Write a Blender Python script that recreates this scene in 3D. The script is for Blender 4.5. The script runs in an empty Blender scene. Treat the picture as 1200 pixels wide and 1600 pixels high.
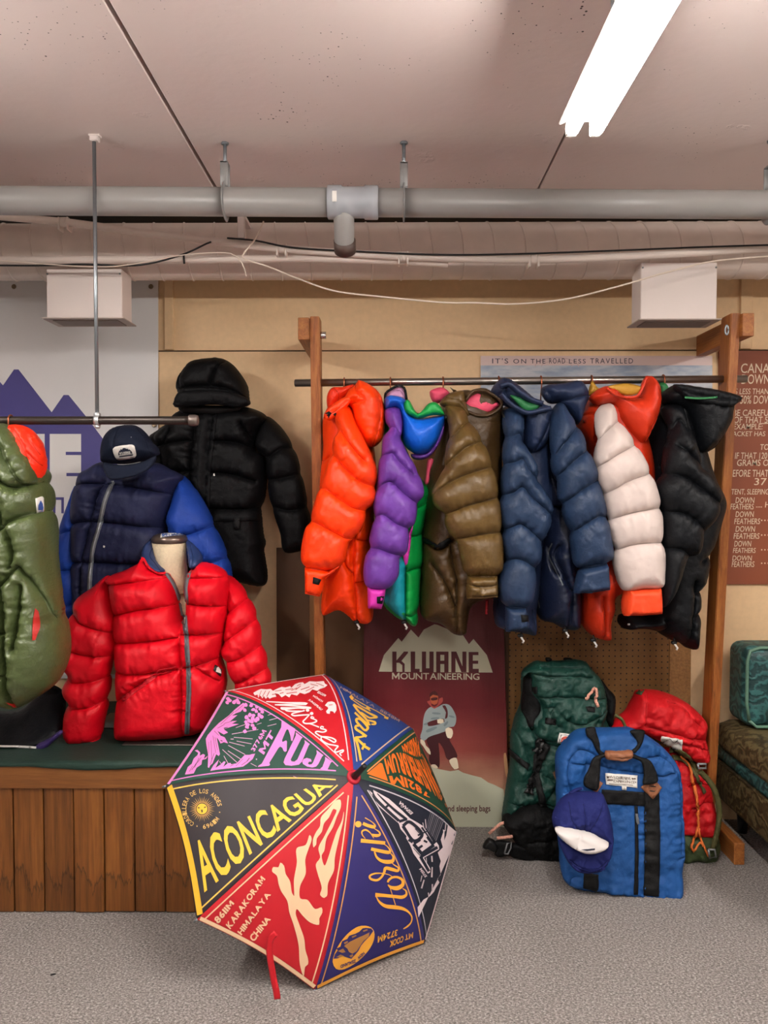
import bpy, bmesh, math, random
import numpy as np
from mathutils import Vector, Matrix, geometry
from mathutils.bvhtree import BVHTree

# ------------------------------------------------------------------ camera, light, exposure
SC = bpy.context.scene
COL = SC.collection
F = 1200.0
PITCH = math.atan((800 - 763) / F)
YAW = math.atan(10 / F)
EYE = np.array([0.0, 0.0, 1.5])
cam = bpy.data.cameras.new('camera')
cam.sensor_width = 36.0
cam.lens = F / 1600 * 36.0
cam.clip_start = 0.05
cam_o = bpy.data.objects.new('camera', cam)
cam_o.location = EYE
cam_o.rotation_euler = (math.pi / 2 - PITCH, 0, YAW)
COL.objects.link(cam_o)
SC.camera = cam_o
world = bpy.data.worlds.new('world')
world.use_nodes = True
world.node_tree.nodes['Background'].inputs[0].default_value = (0.9, 0.85, 0.8, 1)
world.node_tree.nodes['Background'].inputs[1].default_value = 0.05
SC.world = world
SC.view_settings.view_transform = 'Standard'
SC.view_settings.look = 'None'
SC.view_settings.exposure = 0.95
SC.view_settings.gamma = 1.0
SC.view_settings.use_curve_mapping = False
TUBE_POWER = 60.0
TUBE_COLOUR = (1.0, 0.96, 0.915)
WALL_Y = 3.45
CEIL_Z = 2.637

_F = np.array([-math.sin(YAW) * math.cos(PITCH), math.cos(YAW) * math.cos(PITCH), -math.sin(PITCH)])
_R = np.array([math.cos(YAW), math.sin(YAW), 0.0])
_U = np.cross(_R, _F)
RNG = np.random.RandomState(5)
random.seed(5)


def rays(p):
    p = np.asarray(p, float).reshape(-1, 2)
    return _F[None] + ((p[:, 0] - 600) / F)[:, None] * _R[None] + ((800 - p[:, 1]) / F)[:, None] * _U[None]


def P(x, y, Y):
    """the point of the plane at depth Y that a spot of the photograph shows"""
    d = rays([(x, y)])[0]
    return EYE + d * (Y / d[1])


def PZ(x, y, z):
    d = rays([(x, y)])[0]
    return EYE + d * ((z - 1.5) / d[2])


def PM(p, Y):
    d = rays(p)
    Y = np.asarray(Y, float)
    return EYE[None] + d * (Y / d[:, 1])[:, None]


CROPS = dict(A=(460, 580, 4.0), B=(640, 580, 3.809), C=(760, 580, 3.7227), D=(890, 570, 3.557), E=(0, 640, 2.965),
             F=(80, 650, 4.0), G=(230, 550, 4.2115), H=(90, 820, 3.529), I=(750, 1020, 4.7045), J=(860, 1130, 5.4545),
             K=(950, 1060, 5.161), L=(1080, 980, 4.208), M=(0, 400, 3.6367), N=(590, 960, 4.571), U=(240, 1030, 2.4),
             V=(250, 1040, 3.871), W=(480, 1040, 4.615), X=(260, 1200, 4.0), Y=(500, 1200, 4.446), S=(0, 0, 1.0))


def T(s):
    """'A 10,20 30,40' -> photograph coordinates of a traced line"""
    w = s.split()
    ox, oy, k = CROPS[w[0]]
    return [(ox + float(a.split(',')[0]) / k, oy + float(a.split(',')[1]) / k) for a in w[1:]]


# ------------------------------------------------------------------ materials
def lin(h):
    h = h.lstrip('#')
    c = [int(h[i:i + 2], 16) / 255 for i in (0, 2, 4)]
    return tuple(((v + 0.055) / 1.055) ** 2.4 if v > 0.04045 else v / 12.92 for v in c) + (1.0,)


MATS = {}


class N:
    def __init__(s, name):
        s.m = bpy.data.materials.new(name)
        s.m.use_nodes = True
        s.t = s.m.node_tree
        s.b = s.t.nodes['Principled BSDF']

    def n(s, typ, **kw):
        o = s.t.nodes.new(typ)
        for k, v in kw.items():
            if k.startswith('i_'):
                o.inputs[k[2:].replace('_', ' ')].default_value = v
            else:
                setattr(o, k, v)
        return o

    def l(s, a, ao, b, bi):
        s.t.links.new(a.outputs[ao], b.inputs[bi])

    def coord(s, scale=(1, 1, 1), rot=(0, 0, 0)):
        tc = s.n('ShaderNodeTexCoord')
        mp = s.n('ShaderNodeMapping')
        mp.inputs['Scale'].default_value = scale
        mp.inputs['Rotation'].default_value = rot
        s.l(tc, 'Object', mp, 'Vector')
        return mp

    def noise(s, mp, scale, detail=3, rough=0.5):
        o = s.n('ShaderNodeTexNoise')
        o.inputs['Scale'].default_value = scale
        o.inputs['Detail'].default_value = detail
        o.inputs['Roughness'].default_value = rough
        if mp:
            s.l(mp, 'Vector', o, 'Vector')
        return o

    def ramp(s, src, out, stops):
        r = s.n('ShaderNodeValToRGB')
        while len(r.color_ramp.elements) < len(stops):
            r.color_ramp.elements.new(0.5)
        for e, (p, c) in zip(r.color_ramp.elements, stops):
            e.position = p
            e.color = c if not isinstance(c, str) else lin(c)
        s.l(src, out, r, 'Fac')
        return r

    def bump(s, src, out, strength, dist, prev=None):
        b = s.n('ShaderNodeBump')
        b.inputs['Strength'].default_value = strength
        b.inputs['Distance'].default_value = dist
        s.l(src, out, b, 'Height')
        if prev:
            s.l(prev, 'Normal', b, 'Normal')
        return b


def plain(name, col, rough=0.6, metal=0.0, bump=0.0, bscale=60, var=0.0, spec=0.5):
    if name in MATS:
        return MATS[name]
    q = N(name)
    q.b.inputs['Base Color'].default_value = lin(col)
    q.b.inputs['Roughness'].default_value = rough
    q.b.inputs['Metallic'].default_value = metal
    q.b.inputs['Specular IOR Level'].default_value = spec
    mp = q.coord()
    nz = q.noise(mp, bscale, 4)
    if var:
        c = lin(col)
        r = q.ramp(nz, 'Fac', [(0.3, tuple(v * (1 - var) for v in c[:3]) + (1,)), (0.7, tuple(min(1, v * (1 + var)) for v in c[:3]) + (1,))])
        q.l(r, 'Color', q.b, 'Base Color')
    if bump:
        b = q.bump(nz, 'Fac', bump, 0.01)
        q.l(b, 'Normal', q.b, 'Normal')
    MATS[name] = q.m
    return q.m


def nylon(name, col, rough=0.42, fine=0.3, crush=0.5, spec=0.4, sheen=0.0):
    """down-jacket shell: smooth woven nylon with small crumples"""
    if name in MATS:
        return MATS[name]
    q = N(name)
    c = lin(col)
    mp = q.coord()
    big = q.noise(mp, 9, 3)
    r = q.ramp(big, 'Fac', [(0.25, tuple(v * 0.88 for v in c[:3]) + (1,)), (0.75, tuple(min(1, v * 1.1) for v in c[:3]) + (1,))])
    q.l(r, 'Color', q.b, 'Base Color')
    q.b.inputs['Roughness'].default_value = rough
    q.b.inputs['Specular IOR Level'].default_value = spec
    q.b.inputs['Sheen Weight'].default_value = sheen
    n1 = q.noise(mp, 48, 4, 0.6)
    n1.inputs['Distortion'].default_value = 1.6
    n2 = q.noise(mp, 150, 2)
    b1 = q.bump(n1, 'Fac', crush * 0.7, 0.005)
    b2 = q.bump(n2, 'Fac', fine, 0.0012, b1)
    q.l(b2, 'Normal', q.b, 'Normal')
    th = N(name + '_shade_thread')
    th.b.inputs['Base Color'].default_value = tuple(v * 0.4 for v in c[:3]) + (1,)  # darker than the cloth, to paint in the crease shade
    th.b.inputs['Roughness'].default_value = 0.8
    th.b.inputs['Specular IOR Level'].default_value = 0.1
    q.m['shade_thread'] = th.m.name
    MATS[name] = q.m
    return q.m


def wood(name, dark, mid, light, axis='Z', scale=1.0, rough=0.5, stain=None):
    if name in MATS:
        return MATS[name]
    q = N(name)
    sc = {'X': (0.7, 14, 14), 'Y': (14, 0.7, 14), 'Z': (14, 14, 0.7)}[axis]
    tc = q.n('ShaderNodeTexCoord')
    oi = q.n('ShaderNodeObjectInfo')
    ml = q.n('ShaderNodeVectorMath', operation='SCALE')
    cb = q.n('ShaderNodeCombineXYZ')
    for i in 'XYZ':
        q.l(oi, 'Random', cb, i)
    q.l(cb, 'Vector', ml, 0)
    ml.inputs['Scale'].default_value = 7.3
    ad = q.n('ShaderNodeVectorMath', operation='ADD')
    q.l(tc, 'Object', ad, 0)
    q.l(ml, 'Vector', ad, 1)
    mp = q.n('ShaderNodeMapping')
    mp.inputs['Scale'].default_value = tuple(v * scale for v in sc)
    q.l(ad, 'Vector', mp, 'Vector')
    n1 = q.noise(mp, 1.6, 5, 0.6)
    n1.inputs['Distortion'].default_value = 1.4
    n2 = q.noise(mp, 9, 3, 0.7)
    mx = q.n('ShaderNodeMix', data_type='FLOAT')
    mx.inputs[0].default_value = 0.4
    q.l(n1, 'Fac', mx, 2)
    q.l(n2, 'Fac', mx, 3)
    r = q.ramp(mx, 0, [(0.3, dark), (0.5, mid), (0.7, light)])
    src, so = r, 'Color'
    hv = q.n('ShaderNodeHueSaturation')
    mr = q.n('ShaderNodeMapRange')
    mr.inputs['To Min'].default_value = 0.8
    mr.inputs['To Max'].default_value = 1.2
    q.l(oi, 'Random', mr, 'Value')
    q.l(mr, 'Result', hv, 'Value')
    q.l(r, 'Color', hv, 'Color')
    src, so = hv, 'Color'
    if stain:
        sx = q.n('ShaderNodeSeparateXYZ')
        q.l(tc, 'Object', sx, 'Vector')
        mps = q.n('ShaderNodeMapping')
        mps.inputs['Scale'].default_value = (22, 22, 3)
        q.l(ad, 'Vector', mps, 'Vector')
        nz = q.noise(mps, 1.4, 4, 0.6)
        m1 = q.n('ShaderNodeMath', operation='MULTIPLY_ADD')
        m1.inputs[1].default_value = -0.34
        q.l(nz, 'Fac', m1, 0)
        za = q.n('ShaderNodeMath', operation='ADD')
        za.inputs[1].default_value = 0.06
        q.l(sx, 'Z', za, 0)
        q.l(za, 0, m1, 2)
        band = q.ramp(m1, 0, [(0.0, (0.78,) * 3 + (1,)), (0.010, (0.7,) * 3 + (1,)), (0.020, (0.2,) * 3 + (1,)), (0.034, (1, 1, 1, 1))])
        mm = q.n('ShaderNodeMix', data_type='RGBA', blend_type='MULTIPLY')
        mm.inputs[0].default_value = 0.85
        q.l(src, so, mm, 6)
        q.l(band, 'Color', mm, 7)
        src, so = mm, 2
    q.l(src, so, q.b, 'Base Color')
    q.b.inputs['Roughness'].default_value = rough
    b = q.bump(n2, 'Fac', 0.35, 0.002)
    q.l(b, 'Normal', q.b, 'Normal')
    MATS[name] = q.m
    return q.m


def ceiling_mat():
    q = N('painted_concrete')
    mp = q.coord()
    big = q.noise(mp, 1.1, 4)
    r = q.ramp(big, 'Fac', [(0.3, '#dccbc6'), (0.7, '#e6d6d1')])
    vo = q.n('ShaderNodeTexVoronoi')
    vo.inputs['Scale'].default_value = 75
    q.l(mp, 'Vector', vo, 'Vector')
    clus = q.noise(mp, 2.3, 3, 0.6)
    thr = q.n('ShaderNodeMapRange')
    thr.inputs['From Min'].default_value = 0.46
    thr.inputs['From Max'].default_value = 0.7
    thr.inputs['To Min'].default_value = 0.0
    thr.inputs['To Max'].default_value = 0.34
    q.l(clus, 'Fac', thr, 'Value')
    wn = q.n('ShaderNodeMath', operation='MULTIPLY')
    sepc = q.n('ShaderNodeSeparateColor')
    q.l(vo, 'Color', sepc, 'Color')
    pw = q.n('ShaderNodeMath', operation='POWER')
    pw.inputs[1].default_value = 1.6
    q.l(sepc, 'Red', pw, 0)
    q.l(thr, 'Result', wn, 0)
    q.l(pw, 0, wn, 1)
    lt = q.n('ShaderNodeMath', operation='LESS_THAN')
    q.l(vo, 'Distance', lt, 0)
    q.l(wn, 0, lt, 1)
    mx = q.n('ShaderNodeMix', data_type='RGBA')
    q.l(lt, 0, mx, 0)
    q.l(r, 'Color', mx, 6)
    mx.inputs[7].default_value = lin('#3a2c28')
    q.l(mx, 2, q.b, 'Base Color')
    q.b.inputs['Roughness'].default_value = 0.75
    n3 = q.noise(mp, 30, 4)
    b1 = q.bump(n3, 'Fac', 0.12, 0.01)
    lump = q.noise(mp, 5, 5, 0.6)
    lr = q.ramp(lump, 'Fac', [(0.66, (0, 0, 0, 1)), (0.74, (1, 1, 1, 1))])
    b2 = q.bump(lr, 'Color', 0.35, 0.01, b1)
    q.l(b2, 'Normal', q.b, 'Normal')
    return q.m


def carpet_mat():
    q = N('grey_carpet')
    mp = q.coord()
    a = q.noise(mp, 130, 3, 0.75)
    b = q.noise(mp, 3, 3)
    mps = q.coord((60, 130, 60), (0, 0, 0.5))
    c = q.noise(mps, 2.2, 3, 0.7)
    mx = q.n('ShaderNodeMix', data_type='FLOAT')
    mx.inputs[0].default_value = 0.5
    q.l(a, 'Fac', mx, 2)
    q.l(c, 'Fac', mx, 3)
    r = q.ramp(mx, 0, [(0.36, '#4f4b49'), (0.5, '#86807c'), (0.64, '#c6bfba')])
    r2 = q.ramp(b, 'Fac', [(0.3, (0.9, 0.9, 0.9, 1)), (0.7, (1, 1, 1, 1))])
    mm = q.n('ShaderNodeMix', data_type='RGBA', blend_type='MULTIPLY')
    mm.inputs[0].default_value = 1.0
    q.l(r, 'Color', mm, 6)
    q.l(r2, 'Color', mm, 7)
    q.l(mm, 2, q.b, 'Base Color')
    q.b.inputs['Roughness'].default_value = 0.95
    q.b.inputs['Specular IOR Level'].default_value = 0.1
    bp = q.bump(mx, 0, 0.7, 0.006)
    q.l(bp, 'Normal', q.b, 'Normal')
    return q.m


def peg_mat():
    q = N('pegboard_hardboard')
    tc = q.n('ShaderNodeTexCoord')
    sc = q.n('ShaderNodeVectorMath', operation='SCALE')
    sc.inputs['Scale'].default_value = 1 / 0.0262
    q.l(tc, 'Object', sc, 0)
    fr = q.n('ShaderNodeVectorMath', operation='FRACTION')
    q.l(sc, 'Vector', fr, 0)
    sx = q.n('ShaderNodeSeparateXYZ')
    q.l(fr, 'Vector', sx, 'Vector')
    cb = q.n('ShaderNodeCombineXYZ')
    q.l(sx, 'X', cb, 'X')
    q.l(sx, 'Z', cb, 'Y')
    ds = q.n('ShaderNodeVectorMath', operation='DISTANCE')
    q.l(cb, 'Vector', ds, 0)
    ds.inputs[1].default_value = (0.5, 0.5, 0)
    lt = q.n('ShaderNodeMath', operation='LESS_THAN')
    lt.inputs[1].default_value = 0.13
    q.l(ds, 'Value', lt, 0)
    nz = q.noise(q.coord(), 8, 4)
    r = q.ramp(nz, 'Fac', [(0.3, '#7a5429'), (0.7, '#8f6535')])
    mx = q.n('ShaderNodeMix', data_type='RGBA')
    q.l(lt, 0, mx, 0)
    q.l(r, 'Color', mx, 6)
    mx.inputs[7].default_value = lin('#1f140b')
    q.l(mx, 2, q.b, 'Base Color')
    q.b.inputs['Roughness'].default_value = 0.55
    return q.m


def brocade(name, base, mid, hi):
    q = N(name)
    mp = q.coord()
    w = q.noise(mp, 7, 2)
    v = q.n('ShaderNodeTexWave', wave_type='RINGS')
    v.inputs['Scale'].default_value = 7
    v.inputs['Distortion'].default_value = 14
    v.inputs['Detail'].default_value = 3
    v.inputs['Detail Scale'].default_value = 2.2
    q.l(mp, 'Vector', v, 'Vector')
    r = q.ramp(v, 'Fac', [(0.25, base), (0.55, mid), (0.85, hi)])
    r2 = q.ramp(w, 'Fac', [(0.35, (0.6, 0.6, 0.6, 1)), (0.65, (1.1, 1.1, 1.1, 1))])
    mm = q.n('ShaderNodeMix', data_type='RGBA', blend_type='MULTIPLY')
    mm.inputs[0].default_value = 1
    q.l(r, 'Color', mm, 6)
    q.l(r2, 'Color', mm, 7)
    q.l(mm, 2, q.b, 'Base Color')
    q.b.inputs['Roughness'].default_value = 0.5
    b = q.bump(v, 'Fac', 0.5, 0.003)
    q.l(b, 'Normal', q.b, 'Normal')
    return q.m


def ramp_z(name, stops, z0, z1, noise=0.0, nscale=6, rough=0.5):
    """a print whose ink runs from one colour to another up the sheet"""
    q = N(name)
    mp = q.coord()
    sx = q.n('ShaderNodeSeparateXYZ')
    q.l(mp, 'Vector', sx, 'Vector')
    mr = q.n('ShaderNodeMapRange')
    mr.inputs['From Min'].default_value = z0
    mr.inputs['From Max'].default_value = z1
    q.l(sx, 'Z', mr, 'Value')
    src, so = mr, 'Result'
    if noise:
        nz = q.noise(q.coord((1, 1, 3)), nscale, 5, 0.6)
        ma = q.n('ShaderNodeMath', operation='MULTIPLY_ADD')
        ma.inputs[1].default_value = noise
        q.l(nz, 'Fac', ma, 0)
        q.l(mr, 'Result', ma, 2)
        src, so = ma, 0
    r = q.ramp(src, so, stops)
    q.l(r, 'Color', q.b, 'Base Color')
    q.b.inputs['Roughness'].default_value = rough
    return q.m


def glow(name, col, power):
    q = N(name)
    q.b.inputs['Base Color'].default_value = (0.9, 0.9, 0.9, 1)
    q.b.inputs['Emission Color'].default_value = tuple(col) + (1,)
    q.b.inputs['Emission Strength'].default_value = power
    return q.m


# ------------------------------------------------------------------ objects
WORLD = {}


def thing(name, label, cat, base=(0, 0, 0), group=None):
    o = bpy.data.objects.new(name, None)
    o.empty_display_size = 0.05
    o.location = base
    COL.objects.link(o)
    o['label'] = label
    o['category'] = cat
    if group:
        o['group'] = group
    o['base'] = list(base)
    return o


def base_of(o):
    while o.parent:
        o = o.parent
    return np.array(o.location)


def mesh_obj(name, V, Fc, mat, parent=None, smooth=True, label=None):
    V = np.asarray(V, float)
    off = base_of(parent) if parent else np.zeros(3)
    me = bpy.data.meshes.new(name)
    me.from_pydata((V - off).tolist(), [], [list(map(int, f)) for f in Fc])
    me.update()
    if smooth:
        me.polygons.foreach_set('use_smooth', [True] * len(me.polygons))
    if mat:
        me.materials.append(mat)
    o = bpy.data.objects.new(name, me)
    COL.objects.link(o)
    if parent:
        o.parent = parent
    if label:
        o['label'] = label
    WORLD[o.name] = (V, [tuple(map(int, f)) for f in Fc])
    return o


def solo(o, label, cat, group=None):
    o['label'] = label
    o['category'] = cat
    if group:
        o['group'] = group
    return o


def structure(o):
    o['kind'] = 'structure'
    return o


def join(*ms):
    V, Fc, n = [], [], 0
    for v, f in ms:
        v = np.asarray(v, float)
        V.append(v)
        Fc += [tuple(i + n for i in q) for q in f]
        n += len(v)
    return np.vstack(V), Fc


def box(c, s, bev=0.0, rot=None, seg=1):
    bm = bmesh.new()
    bmesh.ops.create_cube(bm, size=1.0)
    for v in bm.verts:
        v.co = Vector((v.co.x * s[0], v.co.y * s[1], v.co.z * s[2]))
    if bev:
        bmesh.ops.bevel(bm, geom=list(bm.edges), offset=bev, segments=seg, profile=0.5, affect='EDGES')
    if rot is not None:
        bmesh.ops.transform(bm, matrix=rot, verts=bm.verts)
    bm.verts.index_update()
    V = np.array([v.co[:] for v in bm.verts]) + np.array(c)
    Fc = [[v.index for v in f.verts] for f in bm.faces]
    bm.free()
    return V, Fc


def span(a, b, bev=0.0, seg=1):
    a, b = np.array(a, float), np.array(b, float)
    return box((a + b) / 2, np.abs(b - a), bev, None, seg)


def frames(pts):
    pts = np.asarray(pts, float)
    t = np.gradient(pts, axis=0)
    t /= np.linalg.norm(t, axis=1)[:, None] + 1e-12
    up = np.array([0, 0, 1.0]) if abs(t[0][2]) < 0.9 else np.array([1.0, 0, 0])
    out = []
    n = up - t[0] * (up @ t[0])
    n /= np.linalg.norm(n)
    for i in range(len(pts)):
        n = n - t[i] * (n @ t[i])
        n /= np.linalg.norm(n) + 1e-12
        out.append((n.copy(), np.cross(t[i], n)))
    return out


def tube(pts, r, n=12, cap=True, flat=1.0):
    pts = np.asarray(pts, float)
    r = np.broadcast_to(np.asarray(r, float), (len(pts),))
    fr = frames(pts)
    V = []
    for p, (a, b), rr in zip(pts, fr, r):
        for k in range(n):
            th = 2 * math.pi * k / n
            V.append(p + rr * (math.cos(th) * a + flat * math.sin(th) * b))
    Fc = []
    for i in range(len(pts) - 1):
        for k in range(n):
            k2 = (k + 1) % n
            Fc.append((i * n + k, i * n + k2, (i + 1) * n + k2, (i + 1) * n + k))
    if cap:
        Fc.append(tuple(range(n - 1, -1, -1)))
        Fc.append(tuple(range((len(pts) - 1) * n, len(pts) * n)))
    return np.array(V), Fc


def lathe(c, prof, n=32, axis=(0, 0, 1), sx=1.0, sy=1.0):
    ax = Vector(axis).normalized()
    q = Vector((0, 0, 1)).rotation_difference(ax).to_matrix()
    V = []
    for r, z in prof:
        for k in range(n):
            th = 2 * math.pi * k / n
            V.append(np.array(q @ Vector((r * sx * math.cos(th), r * sy * math.sin(th), z))) + np.array(c))
    Fc = []
    for i in range(len(prof) - 1):
        for k in range(n):
            k2 = (k + 1) % n
            Fc.append((i * n + k, i * n + k2, (i + 1) * n + k2, (i + 1) * n + k))
    Fc.append(tuple(range(n - 1, -1, -1)))
    Fc.append(tuple(range((len(prof) - 1) * n, len(prof) * n)))
    return np.array(V), Fc


# ------------------------------------------------------------------ 2-D curves
def smooth_line(p, closed=False, step=3.0):
    p = np.asarray(p, float)
    n = len(p)
    out = []
    rng = range(n if closed else n - 1)
    for i in rng:
        if closed:
            a, b, c, d = p[(i - 1) % n], p[i], p[(i + 1) % n], p[(i + 2) % n]
        else:
            b, c = p[i], p[i + 1]
            a = p[i - 1] if i > 0 else 2 * b - c
            d = p[i + 2] if i + 2 < n else 2 * c - b
        # centripetal spline
        ta = 0.0
        tb = ta + max(np.linalg.norm(b - a), 1e-6) ** 0.5
        tc = tb + max(np.linalg.norm(c - b), 1e-6) ** 0.5
        td = tc + max(np.linalg.norm(d - c), 1e-6) ** 0.5
        m = max(1, int(round(np.linalg.norm(c - b) / step)))
        for k in range(m):
            t = tb + (tc - tb) * k / m
            A1 = (tb - t) / (tb - ta) * a + (t - ta) / (tb - ta) * b
            A2 = (tc - t) / (tc - tb) * b + (t - tb) / (tc - tb) * c
            A3 = (td - t) / (td - tc) * c + (t - tc) / (td - tc) * d
            B1 = (tc - t) / (tc - ta) * A1 + (t - ta) / (tc - ta) * A2
            B2 = (td - t) / (td - tb) * A2 + (t - tb) / (td - tb) * A3
            out.append((tc - t) / (tc - tb) * B1 + (t - tb) / (tc - tb) * B2)
    if not closed:
        out.append(p[-1])
    return np.array(out)


def resample(p, closed, step):
    p = np.asarray(p, float)
    q = np.vstack([p, p[:1]]) if closed else p
    out = []
    for a, b in zip(q[:-1], q[1:]):
        m = max(1, int(math.ceil(np.linalg.norm(b - a) / step)))
        for k in range(m):
            out.append(a + (b - a) * k / m)
    if not closed:
        out.append(q[-1])
    return np.array(out)


def inside(pts, poly):
    x, y = pts[:, 0], pts[:, 1]
    r = np.zeros(len(pts), bool)
    n = len(poly)
    j = n - 1
    for i in range(n):
        xi, yi = poly[i]
        xj, yj = poly[j]
        c = ((yi > y) != (yj > y)) & (x < (xj - xi) * (y - yi) / (yj - yi + 1e-12) + xi)
        r ^= c
        j = i
    return r


def seg_dist(pts, line, closed=False):
    """distance to a polyline, and arc length at the nearest spot"""
    a = np.asarray(line, float)
    b = np.roll(a, -1, 0) if closed else a[1:]
    a = a if closed else a[:-1]
    ab = b - a
    L2 = (ab ** 2).sum(1) + 1e-12
    L = np.sqrt(L2)
    cum = np.r_[0, np.cumsum(L)[:-1]]
    best = np.full(len(pts), 1e9)
    s = np.zeros(len(pts))
    for k in range(0, len(pts), 4000):
        q = pts[k:k + 4000]
        t = (((q[:, None] - a[None]) * ab[None]).sum(2) / L2[None]).clip(0, 1)
        d = np.linalg.norm(q[:, None] - (a[None] + t[..., None] * ab[None]), axis=2)
        i = d.argmin(1)
        best[k:k + 4000] = d[np.arange(len(q)), i]
        s[k:k + 4000] = cum[i] + t[np.arange(len(q)), i] * L[i]
    return best, s


def cdt(bnd, extra, step):
    bnd = np.asarray(bnd, float)
    lo, hi = bnd.min(0), bnd.max(0)
    g = []
    row = 0
    y = lo[1] + step * 0.5
    while y < hi[1]:
        xs = np.arange(lo[0] + (step * 0.5 if row % 2 else step * 0.1), hi[0], step)
        g.append(np.c_[xs, np.full(len(xs), y)])
        y += step * 0.87
        row += 1
    g = np.vstack(g) if g else np.zeros((0, 2))
    if len(g):
        g = g[inside(g, bnd)]
    if len(g):
        g = g[seg_dist(g, bnd, True)[0] > step * 0.45]
    ex = [np.asarray(e, float) for e in extra if len(e)]
    if ex:
        ex = np.vstack(ex)
        ex = ex[inside(ex, bnd)]
        if len(ex):
            ex = ex[seg_dist(ex, bnd, True)[0] > 0.6]
        if len(ex) and len(g):
            keep = np.ones(len(g), bool)
            for k in range(0, len(g), 2000):
                keep[k:k + 2000] = (np.linalg.norm(g[k:k + 2000, None] - ex[None], axis=2).min(1) > step * 0.6)
            g = g[keep]
    else:
        ex = np.zeros((0, 2))
    allp = np.vstack([bnd, ex, g])
    vs, _, fs, *_ = geometry.delaunay_2d_cdt([Vector(p) for p in allp.tolist()], [], [list(range(len(bnd)))], 1, 1e-4)
    return np.array([v[:] for v in vs]), [tuple(f) for f in fs]


_tab = RNG.rand(4096) * 2 - 1


def n1(x):
    i = np.floor(x).astype(int)
    f = x - i
    f = f * f * (3 - 2 * f)
    return _tab[i % 4096] * (1 - f) + _tab[(i + 1) % 4096] * f


def n2(x, y):
    i, j = np.floor(x).astype(int), np.floor(y).astype(int)
    fx, fy = x - i, y - j
    fx, fy = fx * fx * (3 - 2 * fx), fy * fy * (3 - 2 * fy)
    h = lambda a, b: _tab[(a * 131 + b * 977) % 4096]
    return (h(i, j) * (1 - fx) + h(i + 1, j) * fx) * (1 - fy) + (h(i, j + 1) * (1 - fx) + h(i + 1, j + 1) * fx) * fy


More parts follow.
